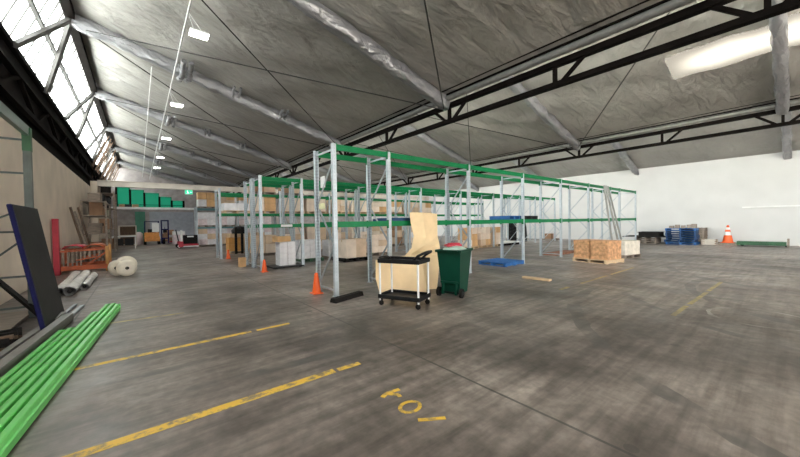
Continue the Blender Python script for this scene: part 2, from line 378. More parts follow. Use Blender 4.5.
# right wall, end walls
struct(MB().span((XR, Y0, 0), (XR + 0.25, Y1, 5.6)).build('wall_right', MT['wall_white']))
struct(MB().span((XR - 0.05, -3.5, 2.13), (XR, 2.0, 2.21)).build('trim_3', MT['white_steel']))
struct(MB().span((XL - 0.25, Y0 - 0.25, 0), (0, Y0, 9.0)).span((16, Y0 - 0.25, 0), (XR + 0.25, Y0, 9.0)).span((0, Y0 - 0.25, 4.6), (16, Y0, 9.0)).span((7.8, Y0 - 0.25, 0), (8.2, Y0, 4.6)).build('wall_front', MT['wall_cream']))  # wide unseen opening added here to light the camera-facing sides
struct(MB().span((-40, Y0 - 30, -0.35), (60, Y0 - 0.3, -0.02)).build('yard', MT['yard']))
struct(MB().span((-30, Y0 - 10, 3.6), (XL - 0.3, Y1 + 10, 3.9)).build('added_bounce_roof', MT['bounce_roof']))  # unseen slab added outside to bounce sunlight up onto the left ceiling
gx = [-1.75, -0.62, 0.6, 1.95, 3.1, 4.25]
gz = [5.75, 5.5, 5.2, 4.8, 4.4]
w = MB().span((XL - 0.25, Y1, 0), (gx[0], Y1 + 0.25, 9)).span((gx[-1], Y1, 0), (XR + 0.25, Y1 + 0.25, 9)).span((gx[0], Y1, 0), (gx[-1], Y1 + 0.25, 3.62))
for i in range(5): w.span((gx[i], Y1, gz[i] + 0.25), (gx[i + 1], Y1 + 0.25, 9))
struct(w.build('wall_back', MT['wall_grey']))
win = struct(MB().span((gx[0], Y1 + 0.1, 3.62), (gx[0] + 0.01, Y1 + 0.12, 3.7)).build('window_4', MT['dark']))
fr = MB()
for i, x in enumerate(gx): fr.span((x - 0.09, Y1 - 0.05, 3.62), (x + 0.09, Y1 + 0.15, gz[min(i, 4)] + 0.25))
for i in range(5): fr.span((gx[i], Y1 - 0.02, 4.05), (gx[i + 1], Y1 + 0.05, 4.11))
fr.build('window_frame', MT['dark'], win)
for i in range(5): MB().span((gx[i], Y1 + 0.12, 3.62), (gx[i + 1], Y1 + 0.14, gz[i] + 0.25)).build('pane', MT['green_pane'], win)
struct(MB().span((XL, Y1 - 0.9, 3.55), (7.9, Y1 - 0.75, 3.78)).build('trim_4', MT['white_steel']))
sh = MB()
for k in range(22): sh.span((1.0, Y1 - 0.12 - 0.02 * (k % 2), 0.15 * k), (5.2, Y1 - 0.02, 0.15 * k + 0.14))
struct(sh.build('door_1', MT['shutter']))
struct(MB().span((-0.25, Y1 - 0.1, 0), (0.62, Y1 - 0.01, 3.3)).span((0.18, Y1 - 0.13, 0), (0.22, Y1 - 0.1, 3.3)).span((-0.25, Y1 - 0.13, 2.0), (0.62, Y1 - 0.1, 2.06)).build('door_2', MT['teal']))

# saw-tooth roof
RLX, RLY = (13.55, 14.75), (-6.0, 2.75)      # one translucent sheet in the middle bay
def ceiling(b):
    xt = GT[0] + b - 0.25; xf = FOOT[b][0]; nx, ny = 44, 240
    vs_, fs, lite = [], [], []
    rnd = random.Random(b + 3)
    ph = [rnd.uniform(0, 6.28) for _ in range(12)]
    for j in range(ny + 1):
        y = Y0 + (Y1 - Y0) * j / ny
        for i in range(nx + 1):
            u = i / nx; x = xt + (xf - xt) * u
            t = ((y - 0.2) / 6.9) % 1.0
            sag = 0.10 * math.sin(PI * t) ** 2 * (0.6 + 0.4 * math.sin(3 * u + ph[0])) * math.sin(PI * min(1, u * 1.02))
            rip = 0.035 * math.sin(5.3 * y + 1.4 * math.sin(x * 1.3 + ph[1]) + ph[2]) * math.sin(0.9 * x + ph[3] + 0.4 * y) + 0.028 * math.sin(2.9 * x + 2.1 * y + ph[4] + 1.8 * math.sin(0.7 * y))
            vs_.append((x, y, roof_z(b, x) - sag + rip * math.sin(PI * min(1, max(0, u)))))
    for j in range(ny):
        for i in range(nx):
            xc = xt + (xf - xt) * (i + 0.5) / nx; yc = Y0 + (Y1 - Y0) * (j + 0.5) / ny
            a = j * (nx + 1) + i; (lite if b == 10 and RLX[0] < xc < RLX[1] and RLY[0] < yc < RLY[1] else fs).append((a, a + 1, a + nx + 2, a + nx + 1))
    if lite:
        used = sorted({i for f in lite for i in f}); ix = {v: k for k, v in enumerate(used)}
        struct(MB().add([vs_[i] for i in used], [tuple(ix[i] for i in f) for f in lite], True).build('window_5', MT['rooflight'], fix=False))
    m_ = MB(); m_.add(vs_, fs, True)
    return struct(m_.build('ceiling', MT['lining'], fix=False))
for b in BAYS:
    ceiling(b)
    xt = GT[0] + b - 0.35; xf = FOOT[b][0] + 0.12
    rs = MB()
    def slab(xa, xb, ya, yb):
        rs.add([(xa, ya, roof_z(b, xa) + 0.16), (xb, ya, roof_z(b, xb) + 0.16), (xb, yb, roof_z(b, xb) + 0.16), (xa, yb, roof_z(b, xa) + 0.16),
                (xa, ya, roof_z(b, xa) + 0.22), (xb, ya, roof_z(b, xb) + 0.22), (xb, yb, roof_z(b, xb) + 0.22), (xa, yb, roof_z(b, xa) + 0.22)],
               [(0, 1, 2, 3), (4, 7, 6, 5), (0, 4, 5, 1), (1, 5, 6, 2), (2, 6, 7, 3), (3, 7, 4, 0)])
    if b == 10:
        ha, hb, hc, hd_ = RLX[0] - 0.35, RLX[1] + 0.35, RLY[0] - 0.4, RLY[1] + 0.4
        slab(xt, ha, Y0 - .25, Y1 + .25); slab(hb, xf, Y0 - .25, Y1 + .25); slab(ha, hb, Y0 - .25, hc); slab(ha, hb, hd_, Y1 + .25)
    else: slab(xt, xf, Y0 - .25, Y1 + .25)
    o = rs.build('ceiling_roof_sheet', MT['roof_out'])
    struct(o)
    # upstand between valley and glazing of the inner bays
    if b: struct(MB().span((GB[0] + b - 0.15, Y0, 5.72), (GB[0] + b + 0.02, Y1, 6.12)).span((FOOT[b - 10][0] - 0.02, Y0, 5.66), (GB[0] + b + 0.02, Y1, 5.74)).build('trim_%d' % (5 + b // 10), MT['dark']))

def glaz(b, y, t, off=0.0):
    """point on the leaning glazing: t = 0 sill, 1 head"""
    dx, dz = GT[0] - GB[0], GT[1] - GB[1]; L_ = math.hypot(dx, dz)
    return Vector((GB[0] + b + dx * t + dz / L_ * off, y, GB[1] + dz * t - dx / L_ * off))
NODES = [0.3 + 6.87 * k for k in range(-1, 7)]
for wi, b in enumerate(BAYS):
    win = struct(MB().bar(glaz(b, Y0, 0), glaz(b, Y1, 0), 0.12, 0.14).build('window_%d' % (wi + 1), MT['dark']))
    hd = MB().bar(glaz(b, Y0, 1.03, 0.05), glaz(b, Y1, 1.03, 0.05), 0.22, 0.26)
    hd.build('window_head', MT['dark'], win)
    rl = MB().bar(glaz(b, Y0, 0.52), glaz(b, Y1, 0.52), 0.09, 0.12)
    rl.build('window_rail', MT['sash'], win)
    gb_ = MB(); y = Y0
    nrm = (GT[1] - GB[1], 0, -(GT[0] - GB[0]))
    while y < Y1:
        gb_.bar(glaz(b, y, 0), glaz(b, y, 1), 0.024, 0.03, nrm); y += 0.62
    gb_.build('glazing_bar', MT['sash'], win)
    MB().add([glaz(b, Y0, 0, -0.02), glaz(b, Y1, 0, -0.02), glaz(b, Y1, 1, -0.02), glaz(b, Y0, 1, -0.02)], [(0, 1, 2, 3)]).build('pane', MT['pane'], win)
    st = MB()
    for yn in NODES:
        for dy in (-2.1, 1.4):
            if Y0 < yn + dy < Y1: st.bar(glaz(b, yn + dy, 0, 0.1), glaz(b, yn, 1, 0.1), 0.16 if dy < 0 else 0.32, 0.09, nrm)
    st.build('window_strut', MT['sash'], win)
# timber boarding over the far end of the left glazing
bd = MB(); y = 29.0
while y < Y1 - 0.3:
    h = random.uniform(0.65, 1.0); o_ = random.uniform(0.12, 0.40); bd.bar(glaz(0, y, -0.55, o_), glaz(0, y + random.uniform(-.5, .5), h, o_), 0.17, 0.05, (GT[1] - GB[1], 0, -(GT[0] - GB[0]))); y += random.uniform(0.4, 1.0)
struct(bd.build('trim_8', MT['darkwood']))

# ================================================================== ROOF STEEL
ORD = ['first', 'second', 'third', 'fourth', 'fifth', 'sixth', 'seventh', 'eighth']
def roof_truss(x, label):
    t = thing('roof_truss', label, 'truss', (x, 0, 0))
    MB().span((-0.08, Y0, 5.33), (0.08, Y1, 5.47)).build('top_chord', MT['dark'], t)
    MB().span((-0.08, Y0, 4.84), (0.08, Y1, 4.96)).build('bottom_chord', MT['dark'], t)
    for yn in [n + d for n in NODES for d in (0, 3.43)]:
        if not Y0 + .6 < yn < Y1 - .6: continue
        b_ = MB().bar((0, yn, 4.9), (0, yn, 5.42), 0.08, 0.10).bar((0, yn - 0.12, 4.9), (0, yn - 0.72, 5.40), 0.07, 0.08)
        if any(abs(yn - q) < 0.1 for q in NODES): b_.bar((0, yn + 0.12, 4.9), (0, yn + 0.72, 5.40), 0.07, 0.08)
        b_.build('brace', MT['dark'], t)
    return t
roof_truss(8.0, 'long dark steel roof truss crossing nearest overhead, above the near pallet rack')
roof_truss(18.0, 'long dark steel roof truss further away, in front of the white wall')
t = thing('roof_truss', 'dark steel truss running under the left roof windows along cream wall', 'truss', (XL, 0, 0))
MB().span((0.0, Y0, 5.36), (0.14, Y1, 5.50)).build('top_chord', MT['dark'], t)
MB().span((0.0, Y0, 4.62), (0.14, Y1, 4.76)).build('bottom_chord', MT['dark'], t)
for k in range(-3, 12):
    y = 3.43 * k + 0.3
    MB().bar((0.06, y, 4.7), (0.06, y + 1.7, 5.42), 0.09, 0.09).bar((0.06, y + 3.4, 4.7), (0.06, y + 1.7, 5.42), 0.09, 0.09).build('brace', MT['dark'], t)
for x, nm in ((8.0, 'nearer'), (18.0, 'farther')):
    g = MB(); g.tube((x - 0.22, Y0, 5.55), (x - 0.22, Y1, 5.55), 0.09, 12)
    tag(g.build('gutter_pipe', MT['gutter']), 'grey pipe running along the top of the %s roof truss' % nm, 'pipe')

def rafter_mesh():
    """lumpy foil wrapped rafter, local x from 0 (head) to 1 (foot)"""
    return None
def rafter(b, yn, label, group):
    rnd = random.Random(int(b * 100 + yn * 10))
    xh, xf = GT[0] + b + 0.05, FOOT[b][0] - 0.02
    n = 46; vs_ = []; K = 10
    for i in range(n + 1):
        u = i / n; x = xh + (xf - xh) * u; zc = roof_z(b, x) - 0.24
        for k in range(K):
            a = 2 * PI * k / K; ca, sa = math.cos(a), math.sin(a)
            w_ = 0.15 * (abs(ca) ** 0.5) * (1 if ca > 0 else -1) + rnd.uniform(-0.035, 0.035)
            h_ = 0.20 * (abs(sa) ** 0.5) * (1 if sa > 0 else -1) + rnd.uniform(-0.04, 0.04)
            vs_.append((x, yn + w_, zc + h_))
    fs = [(i * K + k, i * K + (k + 1) % K, (i + 1) * K + (k + 1) % K, (i + 1) * K + k) for i in range(n) for k in range(K)] + [list(range(K))[::-1], list(range(n * K, n * K + K))]
    m_ = MB(); m_.add(vs_, fs, True)
    o = m_.build('roof_rafter', MT['foil']); tag(o, label, 'rafter', group)
    return o
def knee(b, yn, x, label_parent):
    """wrapped fly braces from the rafter up to the lining on both sides"""
    m_ = MB(); z = roof_z(b, x)
    for s in (-1, 1):
        for dx in (-0.12, 0.1):
            m_.path([(x + dx, yn + s * 0.06, z - 0.36), (x + dx * 0.8, yn + s * 0.22, z - 0.27), (x + dx * 1.2, yn + s * 0.36, z - 0.2), (x + dx, yn + s * 0.55, z - 0.09)], 0.05, 7)
    o = m_.build('fly_brace', MT['foil'], label_parent)
R1 = [n for n in NODES if n > 6]
names = {0: 'left of the nearer truss', 10: 'between the two dark trusses', 20: 'between farther truss and white wall'}
for b in BAYS:
    for k, yn in enumerate(NODES):
        if yn < 0 or yn > Y1 - 1 or (b == 0 and yn < 6): continue
        vis = [n for n in NODES if n > 0 and n < Y1 - 1 and not (b == 0 and n < 6)]
        i = vis.index(yn)
        if i < 4: lab = 'silver foil-wrapped roof rafter %s, %s from the camera' % (names[b], ORD[i]); gp = 'foil-wrapped rafters'
        else: lab = 'silver foil-wrapped roof rafter far off, %s' % names[b]; gp = 'far foil-wrapped rafters %s' % names[b]
        r = rafter(b, yn, lab, gp)
        if b == 0:
            if yn > 8:
                for x in (3.1, 4.9): knee(b, yn, x, r)
            big = MB()
            for s_ in (-1, 1):
                for dx in (-0.16, 0.06):
                    rr = random.Random(int(yn * 7 + s_ + dx * 100)); z = roof_z(b, 1.5) - 0.30
                    big.path([(1.5 + dx + rr.uniform(-.03, .03), yn + s_ * q, z - 0.16 + 0.30 * q + rr.uniform(-.03, .03)) for q in (0.05, 0.25, 0.45, 0.65, 0.85)], 0.085, 9)
            big.build('fly_brace', MT['foil'], r)
# cross bracing rods
for b in (0, 10):
    for k in range(1, len(NODES) - 2):
        ya, yb = NODES[k], NODES[k + 1]
        xh, xf = GT[0] + b + 0.3, FOOT[b][0] - 0.12
        for p, q, wh in (((xf, yb, roof_z(b, xf) - 0.42), (xh, ya, roof_z(b, xh) - 0.36), 'rising towards the camera'), ((xf, ya, roof_z(b, xf) - 0.46), (xh, yb, roof_z(b, xh) - 0.40), 'rising away from the camera')):
            if b == 10 and k == 1 and wh == 'rising away from the camera': continue
            m_ = MB(); m_.tube(p, q, 0.018, 6)
            tag(m_.build('bracing_rod', MT['rod']), 'black bracing rod %s, %s panel %s' % (wh, ORD[k - 1], names[b]), 'rod', 'roof bracing rods')

# cream cross beam, lighting conduit, lamps
tag(MB().span((XL + 0.32, 28.3, 4.30), (XR, 28.55, 4.68)).span((XL + 0.32, 28.25, 4.30), (XR, 28.6, 4.33)).span((XL + 0.32, 28.25, 4.65), (XR, 28.6, 4.68)).build('cross_beam', MT['cream_steel']),
    'long cream steel beam crossing the hall under the roof', 'beam')
m_ = MB(); m_.tube((1.1, 4, 6.98), (1.1, Y1 - 0.1, 6.98), 0.022, 8); m_.tube((0.5, 14.2, 7.2), (0.5, Y1 - 0.1, 7.2), 0.018, 8)
tag(m_.build('lighting_conduit', MT['white']), 'thin pale conduit running along the lining above the lamps', 'conduit')
lamp0 = None
for k, y in enumerate((9.7, 15.85, 22.2, 28.5, 33.6)):
    lab = ['first and largest glowing ceiling lamp, nearest the camera', 'second glowing ceiling lamp from the camera', 'third glowing ceiling lamp from the camera', 'fourth glowing ceiling lamp, seen just above the last', 'farthest glowing ceiling lamp, above the cream beam'][k]
    if lamp0 is None:
        lamp0 = thing('ceiling_lamp', lab, 'lamp', (1.33, y, 6.5), 0, 'row of ceiling lamps')
        MB().box((0, 0, 0.05), (0.42, 0.30, 0.05)).build('housing', MT['white'], lamp0, 0.01)
        MB().box((0, 0, 0.012), (0.40, 0.28, 0.025)).build('diffuser', MT['led'], lamp0)
        MB().tube((-0.1, 0, 0.07), (-0.22, 0, 0.50), 0.008, 6).tube((0.1, 0, 0.07), (-0.2, 0, 0.50), 0.008, 6).build('hanger', MT['white'], lamp0)
    else: dup(lamp0, (1.33, y, 6.5), 0, lab)

# ================================================================== FLOOR PAINT
def paint(pieces, name, label, m_='paint', cat='floor marking'):
    k = MB()
    for (x0, y0, x1, y1, w_) in pieces: k.bar((x0, y0, 0.001), (x1, y1, 0.001), w_, 0.002)
    return tag(k.build(name, MT[m_]), label, cat)
paint([(-0.75, 3.19, 1.62, 3.17, 0.10), (1.66, 3.16, 1.93, 3.15, 0.075)], 'painted_line', 'worn yellow floor line nearest the camera')
paint([(-0.60, 5.16, 1.28, 5.17, 0.085), (1.36, 5.17, 1.86, 5.18, 0.07)], 'painted_line', 'second yellow floor line, its left end at the green beams')
paint([(-0.42, 7.24, 0.62, 7.14, 0.07)], 'painted_line', 'faint third floor line beyond the tips of the green beams', 'paint_faint')
paint([(6.8, 1.27, 7.7, 1.25, 0.07), (7.9, 1.24, 9.4, 1.20, 0.07), (9.6, 1.2, 11.2, 1.16, 0.07)], 'painted_line', 'faded yellow floor line on the open floor at right', 'paint_faint')
paint([(7.5, 3.42, 7.95, 3.42, 0.08), (8.6, 3.4, 10.3, 3.38, 0.07), (10.6, 3.38, 12.6, 3.36, 0.07)], 'painted_line', 'faded yellow floor line leading to the orange crates', 'paint_faint')
def stroke(pts, w_): return [(*pts[i], *pts[i + 1], w_) for i in range(len(pts) - 1)]
# worn bay number on the floor
paint(stroke([(1.70, 2.39), (1.77, 2.42), (1.91, 2.40)], 0.045) + stroke([(1.78, 2.40), (1.84, 2.33), (1.83, 2.29)], 0.04), 'painted_number', 'worn yellow painted digit four, leftmost of the floor number')
ov = [(1.795 + 0.095 * math.cos(a), 2.11 + 0.075 * math.sin(a)) for a in [2 * PI * k / 20 for k in range(21)]]
paint(stroke(ov, 0.035), 'painted_number', 'yellow painted zero, middle of the floor number')
paint(stroke([(1.72, 1.925), (1.80, 1.87), (1.91, 1.80)], 0.04), 'painted_number', 'worn yellow painted digit one, rightmost of the floor number')

# ================================================================== PALLET RACKS
def rack(label, xs, yf, yr, H, levels, beammat, skip=(), sign=False, cross=1):
    """levels: list of beam-top heights; frames stand at every x of xs"""
    t = thing('pallet_rack', label, 'rack', (xs[0], yf, 0))
    D = yr - yf; x0 = xs[0]
    pm = MB(); pm.span((-0.05, -0.036, 0), (-0.043, 0.036, H)).span((0.043, -0.036, 0), (0.05, 0.036, H)).span((-0.05, -0.036, 0), (0.05, -0.028, H)).span((-0.05, 0.018, 0), (-0.02, 0.026, H)).span((0.02, 0.018, 0), (0.05, 0.026, H))
    fp = MB().box((0, 0, 0.004), (0.15, 0.13, 0.008)).tube((0.055, 0.0, 0), (0.055, 0, 0.03), 0.012, 6)
    br = MB(); zz = [0.16]; 
    while zz[-1] + 0.95 < H - 0.1: zz.append(zz[-1] + 0.95)
    br.bar((0, 0.03, 0.12), (0, D - 0.03, 0.12), 0.03, 0.035).bar((0, 0.03, H - 0.12), (0, D - 0.03, H - 0.12), 0.03, 0.035)
    for i in range(len(zz) - 1):
        a, b_ = (0.03, D - 0.03) if i % 2 else (D - 0.03, 0.03)
        br.bar((0, a, zz[i]), (0, b_, zz[i + 1]), 0.028, 0.032)
    first = None
    for i, x in enumerate(xs):
        if first is None:
            fr = br.build('upright_frame', MT['galv'], t); first = fr
            p1 = pm.build('post', MT['post'], fr); p2 = p1.copy(); COL.objects.link(p2); p2.parent = fr; p2.location.y = D; p2.rotation_euler.z = PI
            f1 = fp.build('foot_plate', MT['galv'], fr); f2 = f1.copy(); COL.objects.link(f2); f2.parent = fr; f2.location.y = D
        else:
            fr = first.copy(); COL.objects.link(fr); fr.parent = t; fr.location.x = x - x0
            for ch in list(first.children):
                c = ch.copy(); COL.objects.link(c); c.parent = fr
    cache = {}
    for i in range(len(xs) - 1):
        L_ = round(xs[i + 1] - xs[i] - 0.10, 3)
        for lv in levels:
            if (i, lv) in skip: continue
            for y in (-0.01, D + 0.01):
                if L_ not in cache:
                    bm_ = MB().span((0.05, -0.025, -0.13), (0.05 + L_, 0.025, 0)).span((0.05, -0.028, -0.075), (0.05 + L_, 0.028, -0.055))
                    for xx in (0.05, 0.05 + L_): bm_.box((xx, 0, -0.075), (0.012, 0.075, 0.2))
                    o = bm_.build('beam', beammat, t); cache[L_] = o
                else:
                    o = cache[L_].copy(); COL.objects.link(o); o.parent = t
                o.location = (xs[i] - x0, y, lv)
    if sign:
        MB().box((0.0, D * 0.62, 2.58), (0.012, 0.22, 0.26)).build('sign_plate', MT['white'], t)['label'] = 'white plate on the end frame'
        MB().box((0.0, D * 0.7, 2.02), (0.01, 0.3, 0.14)).build('load_label', MT['yellow_tag'], t)['label'] = 'pale yellow tag on the end frame'
    return t
XS1 = [3.36, 4.86, 7.97, 11.10, 14.16, 17.10, 20.05, 21.5, 24.43]
rack('nearly empty green-beamed pallet rack nearest the camera, behind the trolley and bin', XS1, 6.40, 7.30, 3.36, (3.35, 1.65), MT['beam'], sign=True)
XS2 = [3.36, 4.86, 7.95, 11.05, 14.1, 17.2, 20.2, 22.3, 25.3]
rack('second green-beamed pallet rack back, a white tag on its mid beam', XS2, 11.9, 12.8, 3.36, (3.32, 1.63), MT['beam'])
rack('green-beamed pallet rack standing back to back behind the second rack', XS2, 13.05, 13.95, 3.36, (3.32, 1.63), MT['beam'], skip=((6, 3.32), (7, 3.32), (6, 1.63)))
XS3 = [3.05, 5.9, 8.8, 11.7, 14.6, 17.5, 20.5, 23.6]
rack('third pallet rack row back, full of tan cartons', XS3, 17.4, 18.3, 3.4, (3.19, 2.2), MT['beam'])
XS4 = [3.5, 6.4, 9.3]
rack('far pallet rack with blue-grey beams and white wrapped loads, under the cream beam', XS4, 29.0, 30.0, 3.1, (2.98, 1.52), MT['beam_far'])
tagm = MB().box((0, 0, 0), (0.42, 0.008, 0.09))
tag(tagm.build('paper_tag', MT['white'], loc=(4.25, 11.85, 1.565)), 'white paper tag on the green mid beam of second rack', 'tag')

# rack along the left wall
t = thing('storage_rack', 'grey and green rack frame against the cream wall at far left', 'rack', (-1.52, 8.75, 0))
for z in (0.2, 0.75, 1.55, 2.6, 3.2): MB().bar((-0.72, 0, z), (0, 0, z), 0.03, 0.035).build('brace', MT['dullpost'], t)
for z0, z1 in ((1.6, 2.0), (0.8, 1.5)): MB().bar((-0.72, 0, z0), (0, 0, z1), 0.028, 0.03).build('brace', MT['dullpost'], t)
MB().span((-0.05, -0.05, 0), (0.05, 0.05, 3.05)).build('post', MT['dullpost'], t); MB().span((-0.77, -0.05, 0), (-0.67, 0.05, 3.4)).build('post', MT['dullpost'], t)
MB().span((-0.055, -0.055, 3.0), (0.055, 0.055, 3.42)).build('post_top', MT['darkgreen'], t)['label'] = 'dark green top of the front post'
MB().span((-0.035, -5.0, 3.28), (0.035, 0, 3.44)).build('beam', mat('pale_green_beam', (0.045, 0.11, 0.075), 0.3), t)
MB().span((-0.755, -5.0, 3.28), (-0.685, 0, 3.44)).build('beam', MT['beam'], t)
MB().span((-0.72, -5.0, 0.30), (-0.65, 0, 0.44)).build('beam', MT['darkgreen'], t)
MB().span((-0.05, -5.05, 0), (0.05, -4.95, 3.4)).build('post', MT['post'], t); MB().span((-0.77, -5.05, 0), (-0.67, -4.95, 3.4)).build('post', MT['post'], t)

# ================================================================== LOADS
def pallet_mb(w_=1.16, d=1.16, h=0.14):
    k = MB(); n = 7; bw = 0.10
    for i in range(n): k.box((0, -d / 2 + bw / 2 + (d - bw) * i / (n - 1), h - 0.011), (w_, bw, 0.022))
    bl = [MB().box((x, 0, h / 2), (0.09, d, h - 0.044)) for x in (-w_ / 2 + 0.05, 0, w_ / 2 - 0.05)]
    bt = MB()
    for y in (-d / 2 + 0.06, 0, d / 2 - 0.06): bt.box((0, y, 0.011), (w_, 0.1, 0.022))
    return k, bl, bt
def make_pallet(matl, name='pallet', w_=1.16, d=1.16):
    t = thing(name, 'x', 'pallet')
    k, bl, bt = pallet_mb(w_, d)
    k.build('deck_board', matl, t); [q.build('bearer', matl, t) for q in bl]; bt.build('bottom_board', matl, t)
    return t
PROTO = {}
def put_pallet(matname, loc, rz, label, group=None, w_=1.16, d=1.16):
    key = (matname, w_, d)
    if key not in PROTO:
        t = make_pallet(MT[matname], 'pallet', w_, d); PROTO[key] = t
        t.location = loc; t.rotation_euler.z = rz; t['label'] = label
        if group: t['group'] = group
        return t
    t = dup(PROTO[key], loc, rz, label)
    if group: t['group'] = group
    elif 'group' in t: del t['group']
    return t
CARTON = {}
def carton(matname, size, loc, rz, label, group, tape=True):
    key = (matname, size)
    if key not in CARTON:
        w_, d, h = size
        o = MB().box((0, 0, h / 2), size).build('carton', MT[matname], bevel=0.008); CARTON[key] = o
        if tape and matname not in ('shrink', 'pinkwrap'):
            MB().box((0, 0, h + 0.001), (w_, 0.06, 0.003)).box((-w_ / 2 - 0.001, 0, h - 0.05), (0.003, 0.06, 0.1)).build('tape', MT['tape'], o)
        tag(o, label, 'box', group); o.location = loc; o.rotation_euler.z = rz
        return o
    o = CARTON[key].copy(); COL.objects.link(o); o.location = loc; o.rotation_euler.z = rz
    for ch in list(CARTON[key].children): c = ch.copy(); COL.objects.link(c); c.parent = o
    o['label'] = label; o['group'] = group
    return o
RN = random.Random(11)
def load(x, y, z, nx, ny, nz, size, mats, label, group, base='greywood', plabel=None, drop=0.0, pw=1.16, pd=0.9):
    if base: put_pallet(base, (x, y, z), 0, plabel or 'wooden pallet under ' + group, 'pallets under ' + group, pw, pd)
    z0 = z + (0.142 if base else 0.002)
    for k in range(nz):
        for i in range(nx):
            for j in range(ny):
                if k == nz - 1 and RN.random() < drop: continue
                mm = RN.choice(mats)
                carton(mm, size, (x + (i - (nx - 1) / 2) * (size[0] + 0.012), y + (j - (ny - 1) / 2) * (size[1] + 0.012) + RN.uniform(-.01, .01), z0 + k * (size[2] + 0.004)), RN.uniform(-.012, .012), label, group)
# third rack: cartons on the floor, on its beams and on top
for bi in range(5):
    xa, xb = XS3[bi], XS3[bi + 1]
    for s in (0.27, 0.73):
        first_half = bi == 0 and s < 0.5
        xm = xa + (xb - xa) * s
        mats = RN.choice((('tan', 'pale'), ('pale',), ('tan',), ('tan', 'brown')))
        if not first_half: load(xm, 17.85, 0.0, 2, 1, 3, (0.57, 0.75, 0.46), mats, 'carton stacked on the floor inside the third rack', 'cartons on the floor of the third rack', 'greywood', drop=0.3)
        mats = RN.choice((('tan', 'pale'), ('pale',), ('tan', 'pale'), ('orange_card', 'pale')))
        load(xm, 17.85, 2.2, 2, 1, 1 if first_half else 2, (0.57, 0.75, 0.36), ('shrink', 'pale') if first_half else mats, 'carton on the mid beams of the third rack', 'cartons on the mid beams of the third rack', 'pine', drop=0.1)
        if (bi, s) in ((0, 0.73), (1, 0.27)):
            load(xm, 17.85, 3.19, 2, 1, 1, (0.57, 0.75, 0.34), ('tan', 'brown', 'pale'), 'carton on top of the third rack', 'cartons on top of the third rack', 'greywood')
# second double rack
load(4.36, 12.35, 0.06, 2, 1, 4, (0.29, 0.5, 0.22), ('shrink',), 'white wrapped box on the black skid at the near end of second rack', 'white wrapped boxes on the black skid', None)
carton('orange_card', (0.5, 0.5, 0.2), (4.2, 12.3, 0.965), 0.1, 'orange-tan carton lying on top of the white wrapped boxes', 'carton on the white wrapped boxes')
k = MB().box((0, 0, 0.03), (1.15, 1.0, 0.05)); k.box((-0.45, 0, 0.0), (0.1, 0.9, 0.03)).box((0.45, 0, 0), (0.1, 0.9, 0.03))
sk = k.build('skid', MT['black'], loc=(4.3, 12.3, 0.012)); tag(sk, 'flat black plastic skid under white wrapped boxes', 'skid')
put_pallet('rubber', (7.2, 12.35, 0), 0, 'black pallet under two tan cartons in the second rack', None, 1.25, 1.1)
carton('pale', (0.5, 0.7, 0.78), (6.95, 12.2, 0.142), 0.05, 'tall pale tan carton on the black pallet, left of two', 'tall cartons on the black pallet')
carton('tan', (0.5, 0.7, 0.80), (7.5, 12.25, 0.142), -0.05, 'tall tan carton on the black pallet, right of two', 'tall cartons on the black pallet')
load(5.7, 13.5, 0, 2, 1, 3, (0.5, 0.7, 0.26), ('shrink',), 'white wrapped box stacked behind the second rack beside the tan cartons', 'white wrapped boxes behind the second rack', 'darkgreen')
load(7.1, 13.5, 0, 2, 1, 3, (0.5, 0.7, 0.24), ('shrink', 'pinkwrap'), 'white wrapped box stacked in the back to back rack', 'white boxes in the back to back rack', 'greywood')
load(9.3, 13.5, 0, 2, 1, 3, (0.52, 0.7, 0.30), ('pale', 'tan'), 'pale carton in the back to back rack, behind the leaning cardboard', 'pale cartons in the back to back rack', 'greywood')
load(12.6, 13.5, 0, 2, 1, 4, (0.52, 0.7, 0.30), ('pale', 'shrink', 'tan'), 'carton in the back to back rack, seen above the green bin', 'cartons above the green bin', 'greywood')
for x, nm in ((15.3, 'left'), (16.6, 'middle'), (17.7, 'right')):
    load(x, 12.4, 0, 2, 1, 3, (0.48, 0.7, 0.36), ('orange_card', 'tan', 'pale'), 'orange-tan carton in the far half of second rack, %s stack' % nm, 'orange-tan cartons, %s stack' % nm, 'pine', drop=0.4, pw=1.0)
load(19.1, 12.3, 0, 1, 1, 1, (2.1, 0.8, 0.09), ('white',), 'long flat white board on a low pallet in second rack', 'white boards', 'rubber', pw=2.1, pd=0.8)
m_ = MB()
for k in range(6):
    for s in (0, 1): m_.bar((-0.5, 0, 0.15 + k * 0.26), (0.5, 0, 0.15 + (k + (1 if s else -1)) * 0.26), 0.05, 0.06)
m_.span((-0.55, -0.04, 0), (-0.47, 0.04, 1.6)).span((0.47, -0.04, 0), (0.55, 0.04, 1.6)).span((-0.55, 0.03, 0.1), (0.55, 0.05, 1.6))
tag(m_.build('lattice_panel', MT['black'], loc=(21.7, 13.4, 0)), 'black lattice panel standing behind the flat white board', 'panel')
m_ = MB(); m_.lathe([(0.0, 0), (0.26, 0), (0.28, 0.4), (0.22, 1.1), (0.14, 1.5), (0, 1.55)], n=14)
tag(m_.build('wrapped_roll', MT['charcoal'], loc=(23.3, 13.4, 0)), 'dark wrapped upright roll standing right of the lattice panel', 'roll')
load(25.8, 12.5, 0, 2, 1, 1, (0.45, 0.5, 0.4), ('brown', 'pinkwrap'), 'small red-brown carton by the white wall behind the racks', 'red-brown cartons by the white wall', 'greywood')
